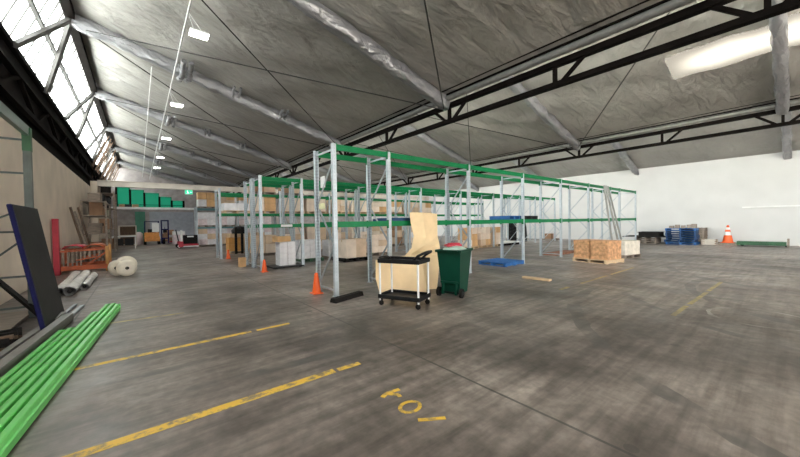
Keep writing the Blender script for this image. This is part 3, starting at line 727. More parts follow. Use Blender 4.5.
# far rack loads
for i, x in enumerate((4.2, 5.6, 7.1, 8.5)):
    load(x, 29.5, 0, 2, 1, 3, (0.58, 0.8, 0.42), ('pinkwrap', 'shrink', 'tan'), 'wrapped box on the floor level of the far rack', 'boxes on the floor of the far rack', 'greywood')
    load(x, 29.5, 1.52, 2, 1, 2, (0.58, 0.8, 0.5), ('shrink', 'pinkwrap'), 'white wrapped box on the middle level of the far rack', 'white boxes on the middle of the far rack', 'greywood')
    load(x, 29.5, 2.98, 2, 1, 2, (0.58, 0.8, 0.55), ('orange_card', 'shrink', 'tan') if i else ('shrink', 'orange_card'), 'tall box on top of the far rack under the cream beam', 'boxes on top of the far rack', 'greywood')
# stack between third and far rack
load(4.55, 20.6, 0, 2, 1, 2, (0.6, 0.7, 0.38), ('orange_card', 'orange_tan'), 'orange carton in the stack at the near end of the third rack', 'orange cartons behind the third rack', 'pine')
load(4.55, 20.6, 0.92, 1, 1, 1, (1.1, 0.75, 0.2), ('pine',), 'flat yellow-brown crate on the orange cartons', 'crate on the orange cartons', None)
m_ = MB(); m_.lathe([(0.42, 0), (0.44, 0.18), (0.33, 0.36), (0.1, 0.44), (0, 0.45)], n=16)
tag(m_.build('dust_cover', MT['black'], loc=(4.6, 20.6, 1.13)), 'rounded black cover on top of the orange carton stack', 'cover')
t = thing('rack_post_pair', 'two dark upright posts in front of the orange carton stack', 'post', (4.25, 19.9, 0))
MB().span((-0.06, -0.05, 0), (0.06, 0.05, 1.5)).build('post', MT['rubber'], t); MB().span((0.26, -0.05, 0), (0.38, 0.05, 1.5)).build('post', MT['rubber'], t)
MB().span((0.06, -0.03, 0.05), (0.26, 0.03, 0.13)).span((0.06, -0.03, 1.3), (0.26, 0.03, 1.38)).build('crossbar', MT['rubber'], t)
carton('orange_card', (0.22, 0.22, 0.36), (3.08, 13.5, 0), 0.1, 'small upright orange-brown carton at the foot of the back to back rack', 'small upright carton', False)
t = thing('exit_sign', 'small green exit sign hanging under the cream beam', 'sign', (2.96, 28.42, 4.13))
MB().box((0, 0, 0), (0.50, 0.08, 0.34)).build('housing', MT['white'], t)
MB().box((0, -0.045, 0), (0.46, 0.012, 0.30)).build('green_face', emit('exit_green', (0.03, 0.55, 0.30), 0.6), t)
MB().box((-0.08, -0.053, 0.08), (0.05, 0.006, 0.05)).bar((-0.08, -0.053, 0.05), (-0.05, -0.053, -0.04), 0.006, 0.05).bar((-0.05, -0.053, -0.03), (-0.12, -0.053, -0.11), 0.006, 0.03).bar((-0.05, -0.053, -0.03), (0.01, -0.053, -0.11), 0.006, 0.03).bar((0.08, -0.053, -0.01), (0.18, -0.053, -0.01), 0.006, 0.03).build('pictogram', emit('exit_white', (0.85, 0.95, 0.9), 0.8), t)
# things on the nearest rack
put_pallet('blue', (10.62, 6.85, 1.65), 0, 'blue pallet lying on the mid beams of the nearest rack', None, 0.8, 0.8)
put_pallet('charcoal', (11.82, 6.85, 1.65), 0, 'dark pallet on the mid beams of the nearest rack, right of the blue one', None, 0.95, 0.8)
m_ = MB().box((0, 0, 0.03), (1.3, 0.8, 0.06)).box((0, 0, 0.07), (1.1, 0.7, 0.02)); tag(m_.build('flat_sheet_pack', MT['darkblue'], loc=(5.6, 6.85, 1.652)), 'flat blue-grey pack on the mid beams left of the leaning cardboard', 'pack')
put_pallet('blue', (10.47, 6.93, 0), PI / 2, 'blue pallet on the floor under the nearest rack', None, 1.16, 1.2)

# ================================================================== MIDDLE FLOOR OBJECTS
def cone(loc, h, label, rz=0, mini=True, lean=0.0):
    t = thing('traffic_cone', label, 'cone', loc, rz)
    r = 0.21 * h
    MB().lathe([(r, 0.0), (r * 1.02, 0.02), (0.04, h * 0.96), (0.028, h), (0, h)], n=20).build('cone_body', MT['orange'], t)
    b = MB().box((0, 0, 0.0125), (r * 2.35, r * 2.35, 0.025)); b.build('base', MT['orange'], t, 0.006)
    return t
cone((3.16, 6.98, 0), 0.48, 'small orange cone at the foot of the nearest rack\'s end frame')
cone((3.30, 11.42, 0), 0.42, 'small orange cone at the near end of the second rack')
cone((3.33, 17.25, 0), 0.44, 'small orange cone at the near end of the third rack')
t = thing('traffic_cone', 'orange and white banded traffic cone by the white wall', 'cone', (26.7, 2.5, 0.12))
MB().lathe([(0.235, 0.03), (0.16, 0.44)], n=24).build('lower_band', MT['orange'], t)
MB().lathe([(0.16, 0.44), (0.125, 0.64)], n=24).build('reflective_band', MT['white'], t)['label'] = 'white reflective band'
MB().lathe([(0.125, 0.64), (0.10, 0.76)], n=24).build('middle_band', MT['orange'], t)
MB().lathe([(0.10, 0.76), (0.07, 0.9)], n=24).build('reflective_band', MT['white'], t)['label'] = 'white reflective band'
MB().lathe([(0.07, 0.9), (0.045, 1.02), (0, 1.02)], n=24).build('tip', MT['orange'], t)
MB().box((0, 0, 0.016), (0.56, 0.56, 0.03)).build('base', MT['orange'], t, 0.006)

# black bar on the floor
m_ = MB().prism([(-0.09, 0), (0.09, 0), (0.06, 0.09), (-0.06, 0.09)], 'X', -0.42, 0.42)
tag(m_.build('floor_stop', MT['rubber'], loc=(3.42, 6.02, 0), rz=0.28), 'black rubber bar lying on the floor before the nearest rack', 'bar')

# utility cart
CL, CW = 0.89, 0.53
d = Vector((0.383, -0.924, 0)); ang = math.atan2(d.y, d.x)
t = thing('utility_cart', 'black two-shelf trolley with aluminium legs before the leaning cardboard', 'trolley', (4.00, 4.82, 0), ang)
def tray(z, name):
    k = MB(); k.box((0, 0, z), (CL, CW, 0.03))
    for s in (-1, 1):
        k.box((0, s * (CW / 2 - 0.012), z + 0.03), (CL, 0.025, 0.075)); k.box((s * (CL / 2 - 0.012), 0, z + 0.03), (0.025, CW, 0.075))
    return k.build(name, MT['black'], t, 0.008)
tray(0.155, 'lower_shelf'); top = tray(0.845, 'top_shelf')
for sx in (-1, 1):
    for sy in (-1, 1):
        MB().tube((sx * (CL / 2 - 0.035), sy * (CW / 2 - 0.035), 0.10), (sx * (CL / 2 - 0.035), sy * (CW / 2 - 0.035), 0.83), 0.02, 12).build('leg', MT['alu'], t)
        cs = MB().tube((sx * (CL / 2 - 0.05), sy * (CW / 2 - 0.05) - 0.014, 0.048), (sx * (CL / 2 - 0.05), sy * (CW / 2 - 0.05) + 0.014, 0.048), 0.048, 16).span((sx * (CL / 2 - 0.05) - 0.02, sy * (CW / 2 - 0.05) - 0.022, 0.05), (sx * (CL / 2 - 0.05) + 0.02, sy * (CW / 2 - 0.05) - 0.016, 0.14)).span((sx * (CL / 2 - 0.05) - 0.02, sy * (CW / 2 - 0.05) + 0.016, 0.05), (sx * (CL / 2 - 0.05) + 0.02, sy * (CW / 2 - 0.05) + 0.022, 0.14)).build('caster', MT['rubber'], t)
hx = CL / 2
MB().path([(hx - 0.16, -0.19, 0.88), (hx - 0.05, -0.20, 0.98), (hx + 0.05, -0.18, 1.03), (hx + 0.09, -0.1, 1.05), (hx + 0.09, 0.1, 1.05), (hx + 0.05, 0.18, 1.03), (hx - 0.05, 0.20, 0.98), (hx - 0.16, 0.19, 0.88)], 0.024, 10).build('handle', MT['black'], t)
MB().path([(-hx + 0.05, -0.17, 0.89), (-hx - 0.02, -0.15, 0.92), (-hx - 0.03, 0, 0.925), (-hx - 0.02, 0.15, 0.92), (-hx + 0.05, 0.17, 0.89)], 0.018, 8).build('handle', MT['black'], t)

# leaning cardboard sheets, propped on the mid beam of the nearest rack
def sheet(pts_rows, name, label, th=0.012):
    """rows of points bottom to top -> folded sheet with thickness"""
    nr, nc = len(pts_rows), len(pts_rows[0]); vs_ = []
    for off in (0, 1):
        for r in pts_rows:
            for p in r: vs_.append((p[0], p[1] + off * th, p[2] + off * th * 0.4))
    fs = []; S = nr * nc
    for j in range(nr - 1):
        for i in range(nc - 1):
            a = j * nc + i; fs += [(a, a + 1, a + nc + 1, a + nc), (S + a, S + a + nc, S + a + nc + 1, S + a + 1)]
    edge = [j for j in range(nc)] + [j * nc + nc - 1 for j in range(1, nr)] + [(nr - 1) * nc + i for i in range(nc - 2, -1, -1)] + [j * nc for j in range(nr - 2, 0, -1)]
    for a, b_ in zip(edge, edge[1:] + edge[:1]): fs.append((a, a + S, b_ + S, b_))
    m_ = MB(); m_.add(vs_, fs); return tag(m_.build(name, MT['card']), label, 'cardboard')
sheet([[(4.30, 5.74, 0.01), (4.75, 5.70, 0.01), (5.50, 5.40, 0.01)],
       [(4.68, 5.80, 0.68), (5.10, 5.80, 0.80), (5.86, 5.62, 0.80)],
       [(5.16, 5.90, 0.98), (5.46, 5.80, 1.02), (6.02, 5.80, 1.04)],
       [(5.36, 6.04, 1.24), (5.66, 5.92, 1.22), (6.14, 5.98, 1.22)],
       [(5.40, 6.20, 1.60), (5.72, 6.06, 1.60), (6.34, 6.18, 1.58)],
       [(5.46, 6.30, 1.86), (5.80, 6.20, 1.86), (6.46, 6.30, 1.83)]], 'cardboard_sheet', 'tall creased brown cardboard sheet leaning against the nearest rack')
sheet([[(3.98, 5.58, 0.01), (4.5, 5.47, 0.01), (5.05, 5.28, 0.01)],
       [(3.90, 5.64, 0.42), (4.5, 5.54, 0.44), (5.05, 5.36, 0.46)],
       [(3.95, 5.70, 0.80), (4.55, 5.62, 0.84), (5.08, 5.44, 0.86)]], 'cardboard_sheet', 'low wide brown cardboard sheet standing behind the trolley')

# wheelie bin: local +x from wheel side to front, y across
ax = Vector((0.95, 0.31, 0)); ang = math.atan2(ax.y, ax.x)
t = thing('wheelie_bin', 'dark green wheeled rubbish bin beside the leaning cardboard, lid open', 'bin', (5.37, 4.73, 0), ang)
def frus(b0, b1, z0, z1):      # (x0,x1,y) bottom, top
    return [(b0[0], -b0[2], z0), (b0[1], -b0[2], z0), (b0[1], b0[2], z0), (b0[0], b0[2], z0), (b1[0], -b1[2], z1), (b1[1], -b1[2], z1), (b1[1], b1[2], z1), (b1[0], b1[2], z1)]
outer = frus((-0.21, 0.22, 0.20), (-0.31, 0.33, 0.27), 0.06, 0.98); inner = frus((-0.195, 0.205, 0.185), (-0.295, 0.315, 0.255), 0.08, 0.982)
m_ = MB(); m_.add(outer + inner, [(0, 3, 2, 1), (0, 1, 5, 4), (1, 2, 6, 5), (2, 3, 7, 6), (3, 0, 4, 7), (8, 9, 10, 11), (8, 12, 13, 9), (9, 13, 14, 10), (10, 14, 15, 11), (11, 15, 12, 8), (4, 5, 13, 12), (5, 6, 14, 13), (6, 7, 15, 14), (7, 4, 12, 15)])
m_.build('body', MT['bin'], t)
rm = MB()
for a, b_ in (((-0.35, -0.30, 0.955), (0.36, -0.255, 1.01)), ((-0.35, 0.255, 0.955), (0.36, 0.30, 1.01)), ((0.315, -0.3, 0.955), (0.37, 0.3, 1.01)), ((-0.36, -0.3, 0.955), (-0.295, 0.3, 1.01))): rm.span(a, b_)
rm.build('rim', MT['bin'], t, 0.01)
MB().span((-0.30, -0.2, 0.30), (-0.275, 0.2, 0.34)).span((-0.315, -0.17, 0.06), (-0.17, -0.13, 0.30)).span((-0.315, 0.13, 0.06), (-0.17, 0.17, 0.30)).build('rib', MT['bin'], t)
MB().tube((-0.40, -0.22, 1.0), (-0.40, 0.22, 1.0), 0.016, 10).span((-0.41, -0.235, 0.985), (-0.34, -0.205, 1.012)).span((-0.41, 0.205, 0.985), (-0.34, 0.235, 1.012)).build('handle', MT['bin'], t)
for s in (-1, 1):
    wh = MB().tube((-0.25, s * 0.235, 0.10), (-0.25, s * 0.285, 0.10), 0.10, 20).build('wheel', MT['rubber'], t)
    MB().tube((-0.25, s * 0.28, 0.10), (-0.25, s * 0.292, 0.10), 0.045, 14).build('hub', MT['black'], wh)
MB().tube((-0.25, -0.24, 0.10), (-0.25, 0.24, 0.10), 0.012, 8).build('axle', MT['black'], t)
lid = MB().prism([(0.40, 1.0), (0.46, 0.4), (0.44, 0.4), (0.37, 1.0)], 'Y', -0.28, 0.28)
M0 = Matrix.Translation((5.37, 4.73, 0)) @ Matrix.Rotation(ang, 4, 'Z')
def blob(name, matl, c, r, label, cat, seed, sq=(1, 1, 0.5), amp=0.25):
    rnd = random.Random(seed); bm = bmesh.new(); bmesh.ops.create_icosphere(bm, subdivisions=3, radius=1.0)
    ks = [(Vector((rnd.uniform(-1, 1), rnd.uniform(-1, 1), rnd.uniform(-1, 1))) * 3.5, rnd.uniform(0, 6)) for _ in range(6)]
    for v in bm.verts:
        f = 1 + amp * sum(math.sin(k.dot(v.co) + p) for k, p in ks) / 4
        v.co = Vector((v.co.x * sq[0], v.co.y * sq[1], v.co.z * sq[2])) * f * r
    for f in bm.faces: f.smooth = True
    me = bpy.data.meshes.new(name); bm.to_mesh(me); bm.free(); me.materials.append(matl)
    o = bpy.data.objects.new(name, me); COL.objects.link(o); o.location = c; return tag(o, label, cat)
blob('rubbish_bag', MT['bag'], M0 @ Vector((0.0, 0.0, 0.98)), 0.25, 'crumpled pale green plastic bag filling the top of the bin', 'bag', 3, (1.1, 0.95, 0.42))
k = MB(); k.box((0, 0, 0.025), (0.34, 0.22, 0.05)); k.box((0.02, 0, 0.06), (0.24, 0.18, 0.03))
o = k.build('red_packet', MT['red'], bevel=0.012, loc=M0 @ Vector((-0.02, 0.02, 1.065)), rz=-0.5); tag(o, 'flat red packet lying on the bag in the green bin', 'packet')

# board on the floor, pale planks under the rack
tag(MB().box((0, 0, 0.025), (0.75, 0.16, 0.05)).build('timber_offcut', MT['pine'], bevel=0.004, loc=(8.36, 4.44, 0), rz=-1.52), 'short pale timber offcut lying on the open floor', 'timber')
for k in range(5):
    tag(MB().box((0, 0, 0.045), (2.2, 0.11, 0.088)).build('red_brown_plank', MT['brick'], loc=(15.65, 6.85 + 0.12 * k, 0), rz=0.0), 'red-brown plank in the low row under the nearest rack', 'plank', 'red-brown planks under the nearest rack')

# orange crates on a pallet, white box beside it
rz = -0.2 + PI / 2 - PI / 2
cA = math.atan2(-1.25, -0.25) + PI / 2          # front face direction
put_pallet('pine', (13.50, 4.74, 0), cA + PI / 2, 'pine pallet carrying the two orange crates', None, 1.3, 1.1)
def crate(loc, rz, label, w_, d, h):
    t = thing('wooden_crate', label, 'crate', loc, rz, 'orange crates on the pine pallet')
    MB().span((-w_ / 2, -d / 2, 0), (w_ / 2, d / 2, h)).build('panel', MT['osb'], t, 0.006)
    for s in (-1, 1):
        bt = MB()
        for z in (0.05, h - 0.05): bt.span((-w_ / 2 - 0.012, s * (d / 2 - 0.05) - 0.045, z - 0.045), (w_ / 2 + 0.012, s * (d / 2 - 0.05) + 0.045, z + 0.045))
        bt.span((-w_ / 2 - 0.012, s * (d / 2 - 0.05) - 0.02, 0.05), (-w_ / 2, s * (d / 2 - 0.05) + 0.02, h - 0.05)); bt.build('batten', MT['osb'], t)
    lidm = MB().span((-w_ / 2, -d / 2, h), (w_ / 2, d / 2, h + 0.02)); lidm.build('lid', MT['osb'], t)
    return t
M1 = Matrix.Translation((13.62, 4.72, 0.142)) @ Matrix.Rotation(cA, 4, 'Z')
crate(M1 @ Vector((-0.17, 0.33, 0)), cA, 'orange-brown wooden crate on the pine pallet, left of two', 0.86, 0.62, 0.66)
crate(M1 @ Vector((-0.17, -0.33, 0)), cA, 'orange-brown wooden crate on the pine pallet, right of two', 0.86, 0.62, 0.66)
put_pallet('greywood', (15.75, 4.62, 0), cA, 'pallet under the pale box right of the orange crates', None, 1.16, 0.9)
o = MB().box((0, 0, 0.28), (1.1, 0.85, 0.56)).build('pale_box', MT['pale'], bevel=0.01, loc=(15.75, 4.62, 0.142), rz=cA); tag(o, 'pale box on a pallet right of the orange crates', 'box')
recol = mat('off_white_box', (0.74, 0.68, 0.58), 0.7); o.data.materials[0] = recol
# steel lengths leaning on the nearest rack
for k, (xb, yb_, xt_, w_) in enumerate(((17.5, 5.45, 18.95, 0.07), (18.05, 5.35, 19.2, 0.07), (18.75, 5.4, 19.5, 0.05))):
    tag(MB().bar((xb, yb_, 0.03), (xt_, 6.335, 3.37), w_, 0.07).build('steel_length', MT['greypaint']), 'grey steel length leaning on the nearest rack behind the crates, %s of three' % ('leftmost', 'middle', 'rightmost')[k], 'steel length', 'leaning steel lengths')

# ================================================================== ALONG THE WHITE WALL
for k in range(3):
    put_pallet('greywood', (26.0 + 0.03 * k, 6.15, 0.141 * k), PI / 2, 'brown wooden pallet in the stack under the black sheet, %s' % ('lowest', 'middle', 'topmost')[k], 'brown pallets under the black sheet', 1.16, 1.16)
sh = MB(); sh.box((0, 0, 0.02), (1.7, 2.3, 0.04)); sh.box((0.1, -0.2, 0.3), (1.2, 1.2, 0.03)); sh.box((0.1, -0.2, 0.15), (1.1, 1.1, 0.27))
tag(sh.build('black_sheet_load', MT['rubber'], loc=(26.05, 6.2, 0.425)), 'black flat load overhanging the brown pallets by the white wall', 'load')
for k in range(7):
    put_pallet('blue' if k in (0, 6) else 'darkblue', (25.95 + RN.uniform(-.04, .04), 4.42 + RN.uniform(-.05, .05), 0.141 * k), PI / 2 + RN.uniform(-.03, .03), 'blue pallet in the tall stack by the white wall, %s from the floor' % ('first', 'second', 'third', 'fourth', 'fifth', 'sixth', 'seventh')[k], 'blue pallets by the white wall', 1.42, 1.2)
for k in range(7):
    put_pallet('greywood', (27.0, 4.05, 0.141 * k), RN.uniform(-.02, .02), 'brown pallet in the stack hidden behind the blue pallets', 'brown pallets behind the blue stack', 1.16, 1.16)
for k, (dy, h_) in enumerate(((0.5, 0.14), (0.22, 0.2), (-0.05, 0.16), (-0.33, 0.2), (-0.55, 0.25))):
    tag(MB().box((0, 0, h_ / 2), (0.6, 0.22, h_)).build('timber_block', MT['greywood'], bevel=0.01, loc=(25.9, 4.4 + dy, 0.99), rz=RN.uniform(-.2, .2)), 'brown timber block on top of the tall blue pallet stack, %s from the left' % ORD[k], 'block', 'timber blocks on the blue pallets')
t = thing('small_crate', 'small white slatted crate between blue pallets and the cone', 'crate', (26.2, 3.22, 0))
k = MB()
for z in (0.05, 0.16, 0.27): k.span((-0.3, -0.33, z - 0.035), (-0.27, 0.33, z + 0.035)).span((0.27, -0.33, z - 0.035), (0.3, 0.33, z + 0.035)).span((-0.3, -0.33, z - 0.035), (0.3, -0.3, z + 0.035)).span((-0.3, 0.3, z - 0.035), (0.3, 0.33, z + 0.035))
k.span((-0.28, -0.3, 0.01), (0.28, 0.3, 0.03)).build('slats', MT['cream_steel'], t)
k = MB()
for x in (-0.25, 0.25):
    for y in (-0.28, 0.28): k.span((x - 0.03, y - 0.03, 0), (x + 0.03, y + 0.03, 0.32))
k.build('corner_posts', MT['brown'], t)
put_pallet('greywood', (26.7, 2.5, -0.02), 0, 'low grey pallet under the banded traffic cone', None, 0.9, 0.9)
t = thing('steel_bundle', 'long low dark green steel bundle on the floor by the white wall', 'bundle', (26.45, 1.15, 0))
for k in range(4):
    for z in (0.1, 0.2): MB().span((-0.3 + k * 0.16, -0.85, z - 0.045), (-0.17 + k * 0.16, 0.95, z + 0.045)).build('steel_bar', MT['darkgreen'], t)
for y in (-0.85, 0.75): MB().span((-0.3, y - 0.05, 0), (0.32, y + 0.05, 0.05)).build('bearer', MT['rubber'], t)
MB().span((-0.32, -0.95, 0), (-0.24, -0.87, 0.42)).span((0.26, -0.95, 0), (0.34, -0.87, 0.42)).span((-0.32, -0.95, 0.05), (0.34, -0.87, 0.1)).build('end_stake', MT['greywood'], t)

# ================================================================== LEFT FOREGROUND
# bright green beams on the floor: far tip (x,y), near end run out of the picture
xr = lambda y: -0.27 - 0.0936 * (8.65 - y)
tips = [(xr(y) - o, y) for o, y in ((0.04, 8.28), (0.123, 8.42), (0.206, 8.42), (0.289, 7.80), (0.372, 6.80), (0.455, 6.74))]
dirv = Vector((-0.0936, -1.0, 0)).normalized()
nm = ['rightmost of the row', 'second from the right', 'third from the right', 'fourth from the right', 'fifth from the right, short', 'leftmost of the row, short']
sidev = Vector((0, 0, 0))
for k, (x, y) in enumerate(tips):
    L_ = 6.6
    p = Vector((x - 0.0, y, 0.065)); q = p + dirv * L_
    b_ = MB()
    prof = [(-0.040, 0.0), (0.040, 0.0), (0.040, 0.06), (0.022, 0.066), (0.018, 0.105), (0.008, 0.112), (-0.03, 0.112), (-0.040, 0.10)]
    b_.prism(prof, 'Y', -L_, 0)
    t = b_.build('rack_beam', MT['bright'], bevel=0, loc=(x, y, 0.012), rz=math.atan2(dirv.x, -dirv.y)); 
    tag(t, 'bright green rack beam lying on the floor, ' + nm[k], 'beam', 'bright green beams on the floor')
    MB().box((0, 0.003, 0.055), (0.076, 0.006, 0.105)).build('end_plate', MT['bright'], t)
# grey steel profiles beside them
def profile(p, q, w_, h, matl, label, name='steel_profile'):
    k = MB(); p, q = Vector(p), Vector(q)
    k.bar(p, q, w_, 0.012); u = (q - p).normalized(); sd = u.cross(Vector((0, 0, 1)))
    k.bar(p + sd * (w_ / 2 - 0.006) - Vector((0, 0, h / 2)), q + sd * (w_ / 2 - 0.006) - Vector((0, 0, h / 2)), 0.012, h)
    k.bar(p - sd * (w_ / 2 - 0.006) - Vector((0, 0, h / 2)), q - sd * (w_ / 2 - 0.006) - Vector((0, 0, h / 2)), 0.012, h)
    return tag(k.build(name, matl), label, 'steel profile', 'steel profiles on the floor')
profile((-1.52, 2.2, 0.13), (-0.965, 7.9, 0.13), 0.11, 0.12, MT['greypaint'], 'grey steel channel lying beside the short green beams')
profile((-1.66, 2.6, 0.10), (-1.09, 8.3, 0.10), 0.08, 0.09, MT['greypaint'], 'narrow dark steel channel left of the grey channel')
profile((-0.985, 8.05, 0.04), (-0.92, 9.1, 0.04), 0.06, 0.035, MT['galv'], 'thin pale strip on the floor, its tip just past the grey channel')
profile((-1.10, 8.4, 0.04), (-1.04, 9.35, 0.04), 0.05, 0.035, MT['galv'], 'thin pale strip whose tip reaches farthest, by the padded panel')
# padded panel leaning on the wall rack post
dxn = -0.30; hh = 1.96; th = 0.06
lean = Vector((dxn, 0, hh)).normalized(); nrm = Vector((lean.z, 0, -lean.x))
t = thing('padded_panel', 'tall charcoal panel with navy edge leaning at far left', 'panel', (-1.10, 7.83, 0))
def pnl(x0, x1, y0, y1, s0, s1):
    pts = []
    for s in (s0, s1):
        for y in (y0, y1):
            for n_ in (x0, x1): pts.append(lean * s + nrm * n_ + Vector((0, y, 0.03)))
    return MB().add(pts, [(0, 1, 3, 2), (4, 6, 7, 5), (0, 4, 5, 1), (2, 3, 7, 6), (0, 2, 6, 4), (1, 5, 7, 3)])
pnl(-th, -0.006, -0.74, 0.74, 0.0, 1.96).build('core', MT['navy'], t, 0.01)['label'] = 'navy blue edge of the panel'
pnl(-0.006, 0.004, -0.73, 0.73, 0.01, 1.95).build('face', MT['charcoal'], t)
# heap of long dark bars and boards behind it
for k in range(12):
    y = 6.45 + 0.2 * (k % 4); z = 0.027 + 0.053 * (k // 4)
    tag(MB().bar((-2.2, y, z), (-1.36, y + 0.1, z), 0.06, 0.05).build('dark_bar', MT['rubber'] if k % 3 else MT['darkwood']), 'dark bar in the heap beside the wall at far left', 'bar', 'heap of dark bars at far left')
tag(MB().bar((-2.1, 9.6, 0.62), (-1.33, 8.3, 0.05), 0.06, 0.07).build('dark_pole', MT['rubber']), 'dark pole lying across the left wall rack behind the padded panel', 'pole')
tag(MB().box((0, 0, 0.03), (0.6, 2.2, 0.05)).build('timber_board', MT['greywood'], loc=(-1.86, 8.0, 0.02)), 'pale board on the floor under the left wall rack', 'board')
for k in range(3):
    blob('dark_scrap', MT['rubber'] if k != 1 else MT['greypaint'], (-1.55 - 0.2 * k, 5.6 - 0.45 * k, 0.10), 0.2, ('crumpled dark scrap', 'crumpled grey scrap', 'flat dark scrap')[k] + ' on the floor left of the grey channels', 'scrap', 20 + k, (1, 1.3, 0.45), 0.5)

# red panel and planks against the wall
tag(MB().span((-2.26, 15.8, 0.0), (-2.11, 16.0, 1.93)).build('red_board', MT['red']), 'narrow red board standing against the cream wall', 'board')
for k, (y, h_, m2) in enumerate(((19.6, 2.5, 'darkwood'), (20.7, 2.35, 'greywood'), (21.9, 2.6, 'darkwood'))):
    tag(MB().bar((-1.75, y + 0.3, 0.0), (-2.23, y - 0.1, h_), 0.22, 0.06, (1, 0, 0)).build('leaning_plank', MT[m2]), 'plank leaning against the cream wall behind the orange stillage, %s from the camera' % ORD[k], 'plank', 'planks leaning on the cream wall')
# white wrapped lengths on the floor
for k, (x0, y0, x1, y1, r) in enumerate(((-1.50, 11.0, -1.62, 15.0, 0.10), (-1.30, 10.85, -1.36, 14.8, 0.11), (-1.12, 11.6, -1.14, 14.3, 0.085))):
    rnd = random.Random(40 + k); n = 26; vs_ = []
    for i in range(n + 1):
        u = i / n; cx, cy = x0 + (x1 - x0) * u, y0 + (y1 - y0) * u
        for q in range(12):
            a = 2 * PI * q / 12; rr = r * (1 + 0.09 * math.sin(3 * a + 7 * u + k) + rnd.uniform(-.05, .05))
            vs_.append((cx + rr * math.cos(a), cy, max(0.003, r + rr * math.sin(a))))
    m_ = MB(); m_.add(vs_, [(i * 12 + q, i * 12 + (q + 1) % 12, (i + 1) * 12 + (q + 1) % 12, (i + 1) * 12 + q) for i in range(n) for q in range(12)] + [list(range(n * 12, n * 12 + 12))], True)
    o = m_.build('wrapped_roll', MT['wrap']); tag(o, 'long roll in white plastic wrap on the floor, %s of three' % ('left', 'middle', 'right')[k], 'roll', 'white wrapped rolls on the floor')
    MB().tube((x0, y0 - 0.0, r * 0.98), (x0, y0 + 0.06, r * 0.98), r * 0.45, 14).build('dark_end', MT['rubber'], o)['label'] = 'dark open end'
# orange steel stillage
t = thing('orange_stillage', 'low orange steel stillage of barred frames by the cream wall', 'stillage', (-1.55, 16.95, 0))
W, D = 1.25, 1.5
k = MB()
for y in (-D / 2, D / 2): k.span((-W / 2, y - 0.05, 0.10), (W / 2, y + 0.05, 0.26))
for x in (-W / 2, W / 2): k.span((x - 0.05, -D / 2, 0.10), (x + 0.05, D / 2, 0.26))
k.build('base_frame', MT['orange_steel'], t)
for x in (-W / 2, W / 2):
    for y in (-D / 2, D / 2): MB().span((x - 0.045, y - 0.045, 0), (x + 0.045, y + 0.045, 0.92)).build('post', MT['orange_tan'] if x > 0 else MT['orange_steel'], t)
for y in (-D / 2, D / 2): MB().bar((-W / 2, y, 0.78), (W / 2, y, 0.82), 0.05, 0.06).bar((0.05, y - 0.0, 0.24), (W / 2, y, 0.72), 0.05, 0.05).bar((W / 2, y, 0.24), (0.25, y, 0.24), 0.05, 0.06).bar((-0.2, y, 0.45), (0.35, y, 0.56), 0.05, 0.05).build('brace', MT['orange_steel'], t)
for i in range(5): MB().span((-W / 2 + 0.09 + 0.11 * i, -D / 2 - 0.02, 0.26), (-W / 2 + 0.13 + 0.11 * i, -D / 2 + 0.02, 0.80)).build('bar', MT['greywood'], t)
for i in range(4): MB().span((0.0 + 0.13 * i, -D / 2 - 0.02, 0.50), (0.05 + 0.13 * i, -D / 2 + 0.02, 0.80)).build('bar', MT['greywood'], t)
for i in range(9): MB().span((-W / 2 + 0.1 + 0.12 * i, D / 2 - 0.02, 0.26), (-W / 2 + 0.16 + 0.12 * i, D / 2 + 0.02, 0.8)).build('bar', MT['darkwood'], t)
for i, (x, c_) in enumerate(((-0.28, 'red'), (0.27, 'orange_steel'))):
    m_ = MB(); vs_ = []
    for j in range(13):
        a = PI * j / 12; vs_ += [(-0.28 * math.cos(a), -0.72, 0.14 * math.sin(a)), (-0.28 * math.cos(a), 0.72, 0.14 * math.sin(a))]
    for j in range(13):
        a = PI * j / 12; vs_ += [(-0.26 * math.cos(a), -0.72, 0.12 * math.sin(a) - 0.004), (-0.26 * math.cos(a), 0.72, 0.12 * math.sin(a) - 0.004)]
    fs = [(2 * j, 2 * j + 1, 2 * j + 3, 2 * j + 2) for j in range(12)] + [(26 + 2 * j, 26 + 2 * j + 2, 26 + 2 * j + 3, 26 + 2 * j + 1) for j in range(12)]
    fs += [(2 * j, 2 * j + 2, 26 + 2 * j + 2, 26 + 2 * j) for j in range(12)] + [(2 * j + 1, 26 + 2 * j + 1, 26 + 2 * j + 3, 2 * j + 3) for j in range(12)] + [(0, 26, 27, 1), (24, 25, 51, 50)]
    m_.add(vs_, fs, True)
    tag(m_.build('curved_cover', MT[c_], loc=(-1.55 + x, 16.95, 0.856)), ('dull red curved cover on the stillage, left of two', 'orange-red curved cover on the stillage, right of two')[i], 'cover')
# cream strapping reels
def reel(loc, rz, r, w_, label):
    t = thing('strapping_reel', label, 'reel', loc, rz)
    MB().lathe([(0.05, -w_ / 2), (r * 0.6, -w_ / 2 - 0.01), (r, -w_ / 2 + 0.02), (r, w_ / 2 - 0.02), (r * 0.6, w_ / 2 + 0.01), (0.05, w_ / 2), (0.05, -w_ / 2)], (0, 0, r), 32, 'Y').build('coil', MT['cream'], t)
    MB().lathe([(0.025, -w_ / 2 - 0.012), (0.05, -w_ / 2 - 0.012), (0.05, w_ / 2 + 0.012), (0.025, w_ / 2 + 0.012), (0.025, -w_ / 2 - 0.012)], (0, 0, r), 20, 'Y').build('core', MT['rubber'], t)
    return t
reel((-0.33, 13.9, 0), 0.2, 0.265, 0.16, 'cream strapping reel standing on the floor, its hub facing the camera')
reel((-0.56, 14.25, 0), -0.5, 0.26, 0.17, 'second cream reel half hidden behind the first reel')
